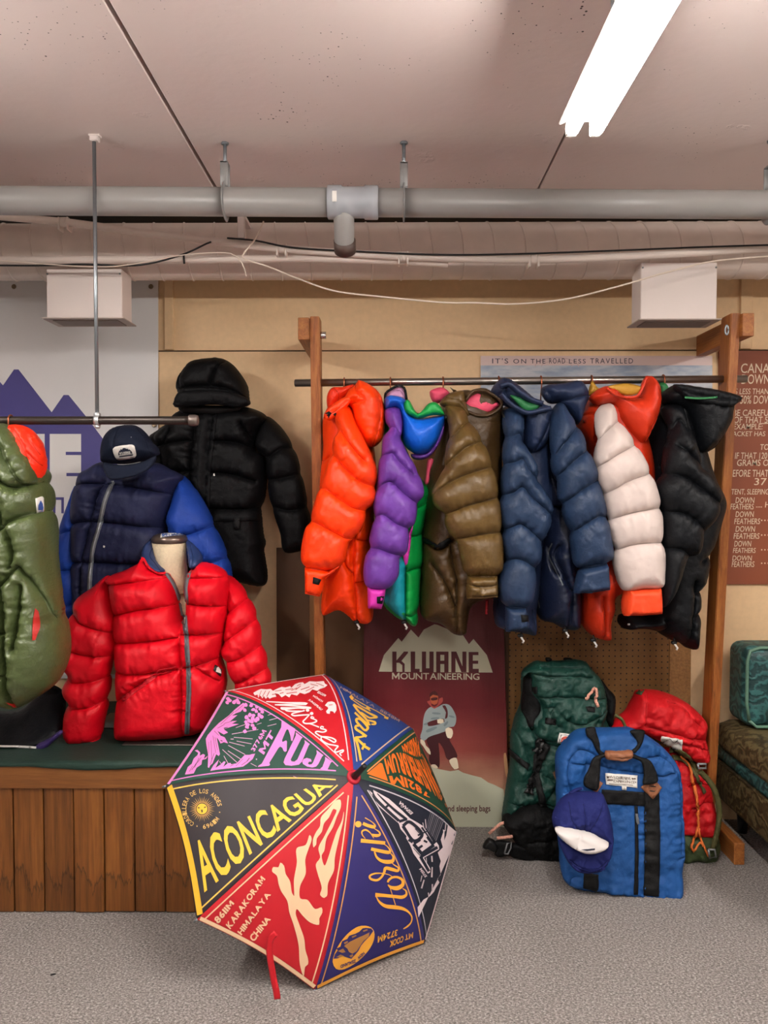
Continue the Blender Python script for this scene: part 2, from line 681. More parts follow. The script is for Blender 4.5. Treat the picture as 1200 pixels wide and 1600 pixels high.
def puff(name, poly, Y, H, W, mat, parent, seams=(), q=0.4, wq=0.055, step=2.6, smooth=True, back=1.0, pucker=0.008, scal=0.0,
         crumple=0.002, cs=0.03, label=None, round_=0.5):
    """a stuffed cloth piece: an outline of real size at depth Y, swollen to +-H, pinched along its seams.
    Y may be a function of photograph coordinates for a piece that leans or turns."""
    Yf = Y if callable(Y) else (lambda x, y: np.full(np.shape(x), float(Y)))
    poly = np.asarray(poly, float)
    if name == 'sleeve':
        y0_, base_f = float(poly[:, 1].min()), Yf
        Yf = lambda x, y: base_f(x, y) + 0.085 * np.clip(1 - (np.asarray(y, float) - y0_) / 75.0, 0, 1) ** 1.6
    if name == 'cuff':
        smooth = False
        W = min(W, 0.022)
    bnd = smooth_line(poly, True, step) if smooth else resample(poly, True, step)
    sl = [smooth_line(s, False, 2.2) if len(s) > 2 else resample(s, False, 2.2) for s in seams]
    ym = float(np.mean(Yf(bnd[:, 0], bnd[:, 1])))
    k = ym / F
    if scal and sl:
        ends = np.vstack([np.vstack([s[0], s[-1]]) for s in sl])
        d = np.linalg.norm(bnd[:, None] - ends[None], axis=2).min(1)
        t = np.roll(bnd, -1, 0) - np.roll(bnd, 1, 0)
        nrm = np.c_[t[:, 1], -t[:, 0]] / (np.linalg.norm(t, axis=1)[:, None] + 1e-9)
        area = 0.5 * np.sum(bnd[:, 0] * np.roll(bnd[:, 1], -1) - np.roll(bnd[:, 0], -1) * bnd[:, 1])
        if area < 0:
            nrm = -nrm
        bnd = bnd + nrm * (scal * (1 - np.exp(-(d / 9.0) ** 2)) - 0.6 * scal * np.exp(-(d / 5.0) ** 2))[:, None]
    rows_ = list(sl)
    for s_ in sl:
        t_ = np.gradient(s_, axis=0)
        t_ /= np.linalg.norm(t_, axis=1)[:, None] + 1e-9
        n_ = np.c_[-t_[:, 1], t_[:, 0]]
        for o_ in (1.3, -1.3):
            rows_.append(s_ + n_ * o_)
    V2, Fc = cdt(bnd, rows_, step)
    db, _ = seg_dist(V2, bnd, True)
    edge = db < 0.05
    f = np.sqrt(np.clip(1 - (1 - np.clip(db * k / W, 0, 1)) ** 2, 0, 1))
    f = f ** (round_ * 2)
    h = H * f
    if sl:
        ds = np.full(len(V2), 1e9)
        ss = np.zeros(len(V2))
        for i, s in enumerate(sl):
            d, a = seg_dist(V2, s)
            m = d < ds
            ds[m] = d[m]
            ss[m] = a[m] + i * 911.7
        dm = ds * k
        g = np.clip(1 - (1 - np.clip(dm / wq, 0, 1)) ** 2.4, 0, 1) ** (1 / 2.1)
        h = h * (1 - q * (1 - g))
        amp = pucker * np.exp(-dm / 0.02) * (1 - np.exp(-dm / 0.003))
        h = h + f * amp * (n1(ss * 0.13 + 3) * 0.8 + n1(ss * 0.27 + 50) * 0.9) * 1.2
    seed = RNG.rand() * 50
    X, Z = V2[:, 0] * k, V2[:, 1] * k
    h = h + f * crumple * (n2(X / cs + seed, Z / cs * 0.8) + 0.6 * n2(X / cs * 2.3 + seed, Z / cs * 2.1) + 0.3 * n2(X / cs * 5 + Z / cs * 2, Z / cs * 4 + seed))
    h[edge] = 0
    W3 = PM(V2, Yf(V2[:, 0], V2[:, 1]))
    front = W3.copy()
    front[:, 1] -= h
    idx = np.arange(len(V2))
    bi = np.full(len(V2), -1)
    inner = np.where(~edge)[0]
    bi[edge] = idx[edge]
    bi[inner] = len(V2) + np.arange(len(inner))
    bk = W3[inner].copy()
    bk[:, 1] += np.abs(h[inner]) * back + 1e-4
    V = np.vstack([front, bk])
    # triangles from the photograph run either way round: make the front face the viewer
    a, b, c = front[Fc[0][0]], front[Fc[0][1]], front[Fc[0][2]]
    flip = np.cross(b - a, c - a)[1] > 0
    FF = []
    for t in Fc:
        t = t[::-1] if flip else t
        FF.append(t)
        u = tuple(bi[i] for i in t[::-1])
        if not all(edge[i] for i in t):
            FF.append(u)
        elif back > 0:
            pass
    o = mesh_obj(name, V, FF, mat, parent, True, label)
    if sl and mat and mat.get('shade_thread'):
        # quilting stitches, darkened to paint the shade in each crease
        ms = []
        for s_ in sl:
            q_ = s_[inside(s_, bnd)]
            if len(q_) < 4:
                continue
            ii = [int(np.linalg.norm(V2 - p, axis=1).argmin()) for p in q_]
            pts = front[ii]
            pts = np.vstack([pts[:1], (pts[:-2] + pts[1:-1] + pts[2:]) / 3, pts[-1:]])
            keep = np.r_[True, np.linalg.norm(np.diff(pts, axis=0), axis=1) > 1e-4]
            if keep.sum() > 3:
                ms.append(tube(pts[keep], 0.0013, 5))
        if ms:
            mesh_obj('shade_stitching', *join(*ms), bpy.data.materials[mat['shade_thread']], o)
    return o


def bvh_of(objs):
    Vs = join(*[WORLD[o.name] for o in objs])
    return BVHTree.FromPolygons([Vector(v) for v in Vs[0].tolist()], Vs[1], all_triangles=False)


def lay(pts, bvh, off):
    """where traced marks lie on a real surface, lifted off it by off"""
    d = rays(pts)
    out = np.zeros((len(pts), 3))
    ok = np.zeros(len(pts), bool)
    e = Vector(EYE)
    for i, v in enumerate(d):
        v = Vector(v).normalized()
        hit, nrm, _, _ = bvh.ray_cast(e, v)
        if hit is not None:
            if nrm.dot(v) > 0:
                nrm = -nrm
            out[i] = np.array(hit + nrm * off * 0.7 - v * off * 0.3)
            ok[i] = True
    return out, ok


def decal(name, polys, targets, mat, parent, off=0.002, step=5.0, smooth=False, thick=0.0, label=None):
    """patches of cloth, webbing or ink that follow the surface of the targets"""
    bvh = targets if isinstance(targets, BVHTree) else bvh_of(targets)
    ms = []
    for p in polys:
        p = np.asarray(p, float)
        b = smooth_line(p, True, step) if smooth else resample(p, True, step)
        try:
            V2, Fc = cdt(b, [], step)
        except Exception:
            continue
        if not len(Fc):
            continue
        ms.append((V2, Fc))
    return lay_mesh(name, ms, bvh, mat, parent, off, thick, label)


def lay_mesh(name, ms, bvh, mat, parent, off, thick=0.0, label=None):
    parts = []
    for V2, Fc in ms:
        W3, ok = lay(V2, bvh, off)
        FF = [f for f in Fc if all(ok[i] for i in f)]
        if not FF:
            continue
        e = 0
        for f in FF[:40]:
            a, b, c = V2[f[0]], V2[f[1]], V2[f[2]]
            e += (b[0] - a[0]) * (c[1] - a[1]) - (b[1] - a[1]) * (c[0] - a[0])
        if e > 0:
            FF = [tuple(f[::-1]) for f in FF]
        used = sorted({i for f in FF for i in f})
        mp = {u: j for j, u in enumerate(used)}
        parts.append((W3[used], [tuple(mp[i] for i in f) for f in FF]))
    if not parts:
        return None
    V, Fc = join(*parts)
    o = mesh_obj(name, V, Fc, mat, parent, True, label)
    if thick:
        m = o.modifiers.new('thickness', 'SOLIDIFY')
        m.thickness = thick
        m.offset = -1
    return o


def ribbon(p, w, step=4.0, smooth=True, w2=None):
    """outline of a band of width w (photograph pixels) along a line"""
    p = smooth_line(p, False, step) if smooth and len(p) > 2 else resample(p, False, step)
    t = np.gradient(p, axis=0)
    t /= np.linalg.norm(t, axis=1)[:, None] + 1e-9
    n = np.c_[-t[:, 1], t[:, 0]]
    ww = np.linspace(w, w2 if w2 is not None else w, len(p))[:, None] / 2
    return p + n * ww, p - n * ww


def strip(p, w, step=4.0, smooth=True, w2=None):
    a, b = ribbon(p, w, step, smooth, w2)
    n = len(a)
    return np.vstack([a, b]), [(i, i + 1, n + i + 1, n + i) for i in range(n - 1)]


def band_poly(p, w, smooth=True, w2=None):
    a, b = ribbon(p, w, 5.0, smooth, w2)
    return np.vstack([a, b[::-1]])


_font_cache = {}


def text_mesh(txt, bold=0.0, nx=0, ny=0, space=1.0):
    """letters as triangles in a unit box"""
    key = (txt, bold, nx, ny, space)
    if key in _font_cache:
        return _font_cache[key]
    bm = bmesh.new()

    def glyphs(t, at_x=None):
        """set t with the built-in font; returns its right edge"""
        cu = bpy.data.curves.new('lettering', 'FONT')
        cu.body = t
        cu.resolution_u = 3
        cu.offset = bold
        cu.space_character = space
        o = bpy.data.objects.new('lettering', cu)
        COL.objects.link(o)
        bpy.context.view_layer.update()
        dg = bpy.context.evaluated_depsgraph_get()
        me = bpy.data.meshes.new_from_object(o.evaluated_get(dg))
        COL.objects.unlink(o)
        bpy.data.objects.remove(o)
        if at_x is not None:
            x0 = min(v.co.x for v in me.vertices)
            for v in me.vertices:
                v.co.x += at_x - x0
        r = max(v.co.x for v in me.vertices)
        bm.from_mesh(me)
        bpy.data.meshes.remove(me)
        return r
    if 'M' in txt and bold > 0.004:
        # heavy capitals one by one, the M drawn by hand
        x = 0.0
        for ch_ in txt:
            if ch_ == ' ':
                x += 0.28
            elif ch_ == 'M':
                t, w, lo_, hi_ = 0.11 + 1.6 * bold, 0.74, -bold, 0.70 + bold
                out = [(0, lo_), (0, hi_), (t, hi_), (w / 2, 0.30), (w - t, hi_), (w, hi_), (w, lo_), (w - t, lo_), (w - t, 0.42), (w / 2, 0.06), (t, 0.42), (t, lo_)]
                bm.faces.new([bm.verts.new((x + p[0], p[1], 0)) for p in out])
                x += w + 0.07 * space
            else:
                x = glyphs(ch_, x) + 0.07 * space
    else:
        glyphs(txt)
    bmesh.ops.triangulate(bm, faces=bm.faces[:])
    lo = [min(v.co[i] for v in bm.verts) for i in (0, 1)]
    hi = [max(v.co[i] for v in bm.verts) for i in (0, 1)]
    for v in bm.verts:
        v.co = Vector(((v.co.x - lo[0]) / (hi[0] - lo[0]), (v.co.y - lo[1]) / max(hi[1] - lo[1], 1e-6), 0))
    for ax, n in ((0, nx), (1, ny)):
        for i in range(1, n):
            nr = Vector((1, 0, 0)) if ax == 0 else Vector((0, 1, 0))
            bmesh.ops.bisect_plane(bm, geom=bm.verts[:] + bm.edges[:] + bm.faces[:], plane_co=nr * (i / n), plane_no=nr)
    bmesh.ops.triangulate(bm, faces=bm.faces)
    bm.verts.index_update()
    V = np.array([v.co[:2] for v in bm.verts])
    Fc = [tuple(v.index for v in f.verts) for f in bm.faces]
    bm.free()
    _font_cache[key] = (V, Fc)
    return V, Fc


def homography(bl, br, tr, tl):
    bl, br, tr, tl = [np.asarray(v, float) for v in (bl, br, tr, tl)]

    def f(V):
        u, v = V[:, :1], V[:, 1:2]
        return (1 - u) * (1 - v) * bl + u * (1 - v) * br + u * v * tr + (1 - u) * v * tl
    return f


def text_px(txt, quad, bold=0.0, nx=0, ny=0, space=1.0):
    V, Fc = text_mesh(txt, bold, nx, ny, space)
    return homography(*quad)(V), Fc


def flat(name, ms, Yf, mat, parent, lift=0.001, label=None):
    """flat print on a flat sheet: shapes traced in the photograph set on the sheet's own plane"""
    parts = []
    for V2, Fc in ms:
        V2 = np.asarray(V2, float)
        Y = Yf(V2[:, 0], V2[:, 1]) if callable(Yf) else np.full(len(V2), float(Yf))
        W3 = PM(V2, Y)
        W3[:, 1] -= lift
        f = Fc[0]
        e = 0
        for f in Fc[:40]:
            a, b, c = V2[f[0]], V2[f[1]], V2[f[2]]
            e += (b[0] - a[0]) * (c[1] - a[1]) - (b[1] - a[1]) * (c[0] - a[0])
        parts.append((W3, [tuple(f[::-1]) for f in Fc] if e > 0 else Fc))
    V, Fc = join(*parts)
    return mesh_obj(name, V, Fc, mat, parent, False, label)


def fill(poly, smooth=False, step=40.0):
    p = np.asarray(poly, float)
    b = smooth_line(p, True, 4.0) if smooth else p
    vs, _, fs, *_ = geometry.delaunay_2d_cdt([Vector(q) for q in b.tolist()], [], [list(range(len(b)))], 1, 1e-4)
    return np.array([v[:] for v in vs]), [tuple(f) for f in fs]


def sheet(name, quad, Yf, thick, mat, parent, label=None):
    """a flat board with real thickness, its front on the plane Yf"""
    q = np.array(quad, float)
    Y = Yf(q[:, 0], q[:, 1]) if callable(Yf) else np.full(4, float(Yf))
    a = PM(q, Y)
    b = a + np.array([0, thick, 0])
    V = np.vstack([a, b])
    return mesh_obj(name, V, [(3, 2, 1, 0), (4, 5, 6, 7), (0, 1, 5, 4), (1, 2, 6, 5), (2, 3, 7, 6), (3, 0, 4, 7)], mat, parent, False, label)


def quadpx(s):
    return T(s)

# ------------------------------------------------------------------ palette
M_CEIL = ceiling_mat()
M_CARPET = carpet_mat()
M_WALL = plain('cream_wallboard', '#e6c498', 0.7, bump=0.05, bscale=40, var=0.04)
M_ROOM = plain('pale_room_paint', '#a89e96', 0.8)
M_PEG = peg_mat()
M_BROWN = plain('brown_hardboard', '#573719', 0.55, var=0.15, bscale=6)
M_CHIP = plain('chipboard', '#94683a', 0.7, bump=0.2, bscale=90, var=0.25)
M_PVC = plain('grey_pvc', '#94918e', 0.36, var=0.03, bscale=8)
M_PVC2 = plain('grey_blue_pvc', '#a0a3a8', 0.38)
M_DUCT = plain('painted_duct', '#e4d6cc', 0.55, bump=0.06, bscale=12, var=0.05)
M_VENT = plain('painted_vent', '#e2d6d0', 0.55, bump=0.04, bscale=10)
M_VENT_IN = plain('vent_underside', '#85786f', 0.6)
M_ZINC = plain('zinc_rod', '#8e9499', 0.38, 0.85)
M_STEEL = plain('brushed_steel', '#a39c95', 0.3, 0.95, bump=0.05, bscale=80)
M_BLACKPIPE = plain('black_iron_pipe', '#3c3531', 0.33, 0.7)
M_CAST = plain('cast_end_cap', '#6d625c', 0.45, 0.7)
M_COPPER = plain('copper_hook', '#a35a3c', 0.35, 0.8)
M_BLACK = plain('black_plastic', '#0d0d0e', 0.45)
M_WEB = plain('black_webbing', '#09090a', 0.6, bump=0.3, bscale=400, spec=0.25)
M_WHITE = plain('white_plastic', '#e8e4df', 0.45)
M_WIRE = plain('white_wire', '#e6d6c6', 0.5)
M_POST = wood('stained_fir', '#5f300d', '#945421', '#ad7236', 'Z', 1.6)
M_ARM = wood('stained_fir_beam', '#653610', '#965824', '#b0763a', 'Y', 1.6)
M_PLANK = wood('brown_plank', '#4c290c', '#774619', '#925c26', 'Z', 1.0, 0.5, stain=True)
M_RAILBOARD = wood('brown_board', '#5c3312', '#7e4c20', '#96622f', 'X', 1.0, 0.5)
M_BANNER = plain('grey_white_vinyl', '#e4e2e2', 0.5, var=0.02, bscale=3)
M_PURPLE_INK = plain('purple_ink', '#474285', 0.5)
M_LETTER = plain('banner_white', '#e2dfdd', 0.5)
M_RED = nylon('red_nylon', '#d2021a', 0.5, crush=0.35, spec=0.3)
M_ORANGE = nylon('orange_nylon', '#ff3d00', 0.42, crush=0.5)
M_ORANGE_IN = nylon('deep_orange_nylon', '#dd2c05', 0.5)
M_PURPLE = nylon('purple_nylon', '#653593', 0.44, crush=0.45)
M_GREEN = nylon('green_nylon', '#069440', 0.38, crush=0.5)
M_TEAL = nylon('teal_nylon', '#0d96a5', 0.42)
M_MAGENTA = nylon('magenta_nylon', '#cf31a8', 0.5)
M_BLUE = nylon('blue_nylon', '#0b5bc8', 0.4)
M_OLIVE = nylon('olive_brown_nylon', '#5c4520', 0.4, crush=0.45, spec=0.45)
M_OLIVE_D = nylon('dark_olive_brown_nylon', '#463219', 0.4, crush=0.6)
M_PINK = nylon('pink_nylon', '#e5506f', 0.5)
M_LILAC = nylon('lilac_nylon', '#c490b4', 0.5)
M_SLATE = nylon('slate_blue_nylon', '#21334f', 0.45, crush=0.5, spec=0.35)
M_SLATE_D = nylon('slate_shell', '#1e2b49', 0.5, crush=0.4)
M_NAVY_D = nylon('deep_navy_nylon', '#141d36', 0.42, crush=0.6)
M_FOREST = nylon('forest_lining', '#1d6a38', 0.5)
M_STONE = nylon('stone_nylon', '#d2c2bb', 0.55, crush=0.3, spec=0.3)
M_RUST = nylon('rust_nylon', '#c72f0e', 0.48, crush=0.4)
M_RUST_CUFF = nylon('rust_cuff', '#e8451b', 0.55, crush=0.3)
M_GOLD = nylon('gold_lining', '#b98a2a', 0.5)
M_BLACKN = nylon('black_nylon', '#0c0e12', 0.5, crush=0.5, spec=0.2)
M_PARKA = nylon('black_cotton', '#0a0a0c', 0.55, crush=0.5, spec=0.12)
M_PARKA2 = nylon('black_cotton_trim', '#0f0f11', 0.6, crush=0.5, spec=0.12)
M_NAVY = nylon('navy_cotton', '#1d2140', 0.58, crush=0.35, spec=0.25)
M_ROYAL = nylon('royal_cotton', '#15388c', 0.55, crush=0.35, spec=0.25)
M_CAP = nylon('navy_twill', '#131a2c', 0.75, crush=0.15, spec=0.2)
M_SAGE = nylon('sage_nylon', '#48542f', 0.3, crush=0.7, spec=0.6)
M_HOTRED = nylon('orange_red_lining', '#ef2b08', 0.45)
M_COLLAR = nylon('collar_navy', '#22345f', 0.5)
M_SHEET = nylon('dark_green_cloth', '#243b33', 0.6, crush=0.4, spec=0.3)
M_LINEN = plain('linen_mannequin', '#d8c4a4', 0.8, bump=0.25, bscale=120, var=0.06)
M_BRONZE = plain('bronze_neck_cap', '#6c5d55', 0.3, 0.7)
M_PLATE = plain('steel_base_plate', '#6a665f', 0.35, 0.8)
M_ZIP = plain('grey_zip', '#6d7278', 0.45, 0.2, bump=0.5, bscale=500)
M_ZIP2 = plain('zip_teeth', '#9a9ea2', 0.35, 0.5)
M_LABEL = plain('white_label', '#e3dfd8', 0.6)
M_INK = plain('dark_ink', '#1c2035', 0.6)
M_BLUEINK = plain('blue_ink', '#2c4f94', 0.6)
M_MAROON = plain('maroon_ink', '#5b1a22', 0.5)
M_CREAM = plain('cream_ink', '#d3cfb4', 0.5)
M_SIGN = plain('brown_sign_board', '#8a4527', 0.6, var=0.06, bscale=5)
M_SIGNTXT = plain('cream_sign_paint', '#e2cdb0', 0.6)

# ------------------------------------------------------------------ the room
structure(mesh_obj('floor', *span((-4.2, -4.6, -0.06), (3.4, WALL_Y + 0.1, 0)), M_CARPET, None, False))
ceiling = structure(bpy.data.objects.new('ceiling', None))
COL.objects.link(ceiling)
sx = [-4.2, P(165, 0, 1.9)[0] - 1.2, 0, 0, 3.4]
# joints of the ceiling slabs, from two spots seen on each
j1a, j1b = PZ(170, 8, CEIL_Z), PZ(338, 288, CEIL_Z)
j2a, j2b = PZ(880, 220, CEIL_Z), PZ(846, 290, CEIL_Z)
J1 = (j1a[0] + j1b[0]) / 2
J2 = (j2a[0] + j2b[0]) / 2
JW = 0.012
for a, b in ((-4.2, J1 - JW), (J1, J2 - JW * 0.6), (J2, 3.4)):
    mesh_obj('concrete_panel', *span((a, -4.6, CEIL_Z), (b, WALL_Y + 0.1, CEIL_Z + 0.1), 0.003), M_CEIL, ceiling, False)
mesh_obj('joint_filler', *span((-4.2, -4.6, CEIL_Z + 0.03), (3.4, WALL_Y + 0.1, CEIL_Z + 0.12)), plain('joint_dark', '#3a2c29', 0.9), ceiling, False)
for nm, a, b in (('wall_left', (-4.3, -4.6, 0), (-4.2, WALL_Y + 0.1, CEIL_Z)), ('wall_right', (3.4, -4.6, 0), (3.5, WALL_Y + 0.1, CEIL_Z)),
                 ('wall_front', (-4.2, -4.7, 0), (3.4, -4.6, CEIL_Z))):
    structure(mesh_obj(nm, *span(a, b), M_ROOM, None, False))
wall = structure(mesh_obj('wall_back', *span((-4.2, WALL_Y + 0.012, 0), (3.4, WALL_Y + 0.1, CEIL_Z)), plain('wall_seam_dark', '#4a3a2c', 0.8), None, False))  # dark backing that shows through the seam between the panels
ZS = P(600, 548, WALL_Y)[2]
mesh_obj('upper_panel', *span((-4.2, WALL_Y, ZS + 0.003), (3.4, WALL_Y + 0.014, CEIL_Z)), M_WALL, wall, False)
mesh_obj('lower_panel', *span((-4.2, WALL_Y, 0), (3.4, WALL_Y + 0.014, ZS - 0.003)), M_WALL, wall, False)
for x0, x1 in ((258, 272), (1155, 1173)):
    mesh_obj('batten', *span((P(x0, 500, WALL_Y)[0], WALL_Y - 0.016, ZS + 0.004), (P(x1, 500, WALL_Y)[0], WALL_Y + 0.002, CEIL_Z - 0.002), 0.002), M_WALL, wall, False)
bx = [P(432, 1000, 3.435)[0], P(795, 1000, 3.435)[0], P(1046, 1000, 3.435)[0], P(1080, 1000, 3.435)[0]]
bz = P(440, 856, 3.435)[2]
for nm, i, m, t in (('hardboard_panel', 0, M_BROWN, 0.014), ('pegboard_panel', 1, M_PEG, 0.015), ('chipboard_panel', 2, M_CHIP, 0.016)):
    mesh_obj(nm, *span((bx[i] + 0.001, WALL_Y - t, 0.002), (bx[i + 1], WALL_Y + 0.002, bz), 0.001), m, wall, False)
mesh_obj('batten', *span((P(484, 1000, 3.43)[0], WALL_Y - 0.022, 0.002), (P(500, 1000, 3.43)[0], WALL_Y - 0.013, bz), 0.001), plain('warm_batten', '#85592f', 0.5), wall, False)

structure(mesh_obj('shade_strip_1', *span((-4.2, 3.2, CEIL_Z - 0.012), (3.4, WALL_Y, CEIL_Z + 0.002), 0.002), plain('ceiling_shade_black', '#17130f', 0.7), None, False))  # black strip painting in the shade on the ceiling behind the duct

# ------------------------------------------------------------------ fluorescent lights
M_TUBE = glow('lit_tube', TUBE_COLOUR, TUBE_POWER)
M_FIX = plain('white_enamel', '#dedad4', 0.4)


def ceiling_light(x, y0, y1, z, label, seen=True):
    t = thing('fluorescent_light', label, 'ceiling light', (x, (y0 + y1) / 2, z), 'twin-tube fluorescent lights')
    hw = 0.052
    prof = [(-0.058, 0.022), (-0.055, 0.019), (-0.036, 0.026), (0.036, 0.026), (0.055, 0.019), (0.058, 0.022), (0.038, 0.065), (-0.038, 0.065)]
    V, Fc = [], []
    for yy in (y0, y1):
        V += [(x + a, yy, z + b) for a, b in prof]
    n = len(prof)
    Fc = [(i, (i + 1) % n, n + (i + 1) % n, n + i) for i in range(n)] + [tuple(range(n)), tuple(range(2 * n - 1, n - 1, -1))]
    mesh_obj('reflector_housing', V, Fc, M_FIX, t, False)
    for s in (-1, 1):
        mesh_obj('fluorescent_tube', *tube([(x + s * 0.029, y0 + 0.02, z), (x + s * 0.029, y1 - 0.02, z)], 0.0165, 20), M_TUBE, t)
        for yy, d in ((y0, 0.018), (y1, -0.018)):
            mesh_obj('lamp_holder', *span((x + s * 0.029 - 0.013, yy, z - 0.012), (x + s * 0.029 + 0.013, yy + d, z + 0.035), 0.003), M_WHITE, t, False)
    for yy in (y0 + 0.25, y1 - 0.25):
        mesh_obj('hanger_rod', *tube([(x, yy, z + 0.06), (x, yy, CEIL_Z + 0.001)], 0.004, 8), M_ZINC, t)


lx = P(910, 215, 1.9)
ceiling_light(lx[0], 0.68, 1.9, lx[2] + 0.012, 'lit twin-tube fluorescent light hanging above the coat rack, near end in view')
ceiling_light(-1.55, 0.68, 1.9, lx[2] + 0.012, 'lit twin-tube fluorescent light above the left display platform')
ceiling_light(2.45, 0.68, 1.9, lx[2] + 0.012, 'added twin-tube fluorescent light, out of view, brightening the sofa side of the room')  # unseen fixture added to lift the brightness of ceiling and room
ceiling_light(lx[0], -1.6, -0.38, lx[2] + 0.012, 'lit twin-tube fluorescent light in line behind the one over the rack')
ceiling_light(-1.55, -1.6, -0.38, lx[2] + 0.012, 'lit twin-tube fluorescent light in line behind the one over the platform')

# ------------------------------------------------------------------ pipes and ducts
PY = 2.56
pa, pb = P(0, 313.5, PY), P(1200, 320, PY)
dirp = (pb - pa) / (pb - pa)[0]
pt = thing('drain_pipe', 'thick grey plastic drain pipe running across under the ceiling on strap hangers', 'pipe', pa + dirp * 1.2)
at = lambda x: pa + dirp * (P(x, 313, PY)[0] - pa[0])
PR = 0.0455
mesh_obj('pipe', *tube([pa - dirp * 1.5, at(540)], PR, 32), M_PVC, pt)
mesh_obj('pipe', *tube([at(575), pb + dirp * 1.2], PR * 0.99, 32), M_PVC, pt)
mesh_obj('tee_fitting', *tube([at(512), at(513), at(534), at(535), at(569), at(570), at(590), at(591)], [0.05, 0.053, 0.053, 0.049, 0.049, 0.053, 0.053, 0.05], 36), M_PVC2, pt)
el = at(537)
mesh_obj('branch_elbow', *tube([el, el + (0, 0.01, -0.05), el + (0.0, 0.03, -0.085), el + (-0.002, 0.055, -0.115), el + (-0.002, 0.075, -0.13)], [0.034, 0.034, 0.034, 0.033, 0.033], 24), M_PVC, pt)
mesh_obj('branch_lip', *tube([el + (0, 0.048, -0.108), el + (0, 0.08, -0.135)], 0.037, 24), plain('dark_brown_rubber', '#4b3a33', 0.5), pt)
lb = at(525)
mesh_obj('sticker', *span(lb + (-0.009, -0.0545, -0.017), lb + (0.006, -0.052, 0.018), 0.001), M_LABEL, pt, False)
for hx in (352, 631, 1203):
    c = at(hx)
    h = mesh_obj('strap_hanger', *join(tube([c + (0.0, PR * 1.12 * math.sin(a) * -1, PR * 1.12 * math.cos(a)) for a in np.linspace(0, 2 * math.pi, 28)], 0.0125, 8, True, 0.25),
                                       span(c + (-0.0125, -0.02, PR), c + (0.0125, -0.014, 0.125), 0.001), span(c + (-0.0125, 0.014, PR), c + (0.0125, 0.02, 0.125), 0.001),
                                       span(c + (-0.0125, -0.02, 0.12), c + (0.0125, 0.02, 0.126), 0.001)), plain('grey_strap', '#8d8c8b', 0.5, 0.4), pt)
    mesh_obj('bolt', *join(tube([c + (0, 0, 0.1), (c[0], c[1], CEIL_Z + 0.001)], 0.006, 10), lathe((c[0], c[1], CEIL_Z - 0.006), [(0.013, 0), (0.013, 0.006)], 6)), M_ZINC, h)

DY = 3.15
dz = P(600, 393, DY)[2]
DR = 0.111
dt = thing('spiral_duct', 'fat painted spiral duct with raised seams running along the top of the back wall', 'duct', (0, DY, dz - DR))
step = 48 / F * 3.04
x = -2.4
while x < 2.2:
    V, Fc = tube([(x, DY, dz), (x + step * 0.5, DY, dz), (x + step, DY, dz)], DR, 40, False)
    mesh_obj('duct_section', V, Fc, M_DUCT, dt)
    ring = [(x + 0.018 * math.cos(a + 2.2), DY + DR * 1.0 * math.cos(a), dz + DR * 1.0 * math.sin(a)) for a in np.linspace(0, 2 * math.pi, 40)]
    mesh_obj('duct_seam', *tube(ring, 0.0036, 6, False), M_DUCT, dt)
    x += step
for nm, x0, x1, y0, y1 in (('left', 73, 190, 420, 497), ('right', 1001, 1121, 410, 499)):
    a, b = P(x0, y1, 3.02), P(x1, y0, 3.02)
    lab = 'square painted vent box hanging below the duct in front of the logo banner' if nm == 'left' else 'square painted vent box hanging below the duct above the rack'
    v = thing('vent_box', lab, 'vent', ((a[0] + b[0]) / 2, 3.08, a[2]), 'vent boxes under the duct')
    mesh_obj('box_body', *span((a[0], 3.02, a[2]), (b[0], 3.135, b[2]), 0.003), M_VENT, v, False)
    mesh_obj('bottom_flange', *span((a[0] - 0.012, 3.0, a[2] - 0.006), (b[0] + 0.012, 3.155, a[2] - 0.001), 0.001), plain('flange_tin', '#b5a69c', 0.5, 0.3), v, False)
    mesh_obj('grille', *span((a[0] + 0.02, 3.03, a[2] - 0.009), (b[0] - 0.02, 3.13, a[2] - 0.0055)), M_VENT_IN, v, False)
    for px_ in (0.02, 0.98):
        c = a + (b - a) * px_
        mesh_obj('screw', *lathe((c[0], 3.0175, b[2] - 0.02), [(0.004, 0), (0.003, 0.003)], 8, (0, -1, 0)), M_ZINC, v, False)

CY = 2.93
M_COND = plain('painted_conduit', '#e0d2c8', 0.5)


def line3(pts, Y):
    s = smooth_line(pts, False, 12) if len(pts) > 2 else np.array(pts, float)
    return PM(s, np.full(len(s), Y) if not callable(Y) else Y(s[:, 0], s[:, 1]))


c1 = thing('conduit', 'thin painted conduit sloping down from upper left across the duct', 'pipe', P(300, 370, CY))
mesh_obj('tube', *tube(line3([(-120, 326), (0, 338), (100, 347), (250, 367), (360, 380), (460, 390), (600, 399), (760, 405), (900, 404), (1080, 395), (1260, 384)], CY), 0.0145, 14), M_COND, c1)
for cx, cy in ((100, 347), (440, 388), (834, 405), (630, 401)):
    c = P(cx, cy, CY)
    mesh_obj('clamp', *join(tube([c + (-0.012, 0, 0), c + (0.012, 0, 0)], 0.018, 14), span(c + (-0.02, -0.012, -0.03), c + (-0.013, 0.03, 0.016), 0.001), span(c + (0.013, -0.012, -0.03), c + (0.02, 0.03, 0.016), 0.001)), M_COND, c1)
c2 = thing('conduit', 'level painted conduit with black cable ties just below the sloping one', 'pipe', P(300, 406, CY + 0.03))
mesh_obj('tube', *tube(line3([(-100, 407), (150, 406), (380, 405), (480, 404), (620, 408), (700, 412)], CY + 0.03), 0.014, 14), M_COND, c2)
mesh_obj('cable_tie', *tube(line3([(287, 398), (288, 412)], CY + 0.012), 0.004, 8), M_BLACK, c2)
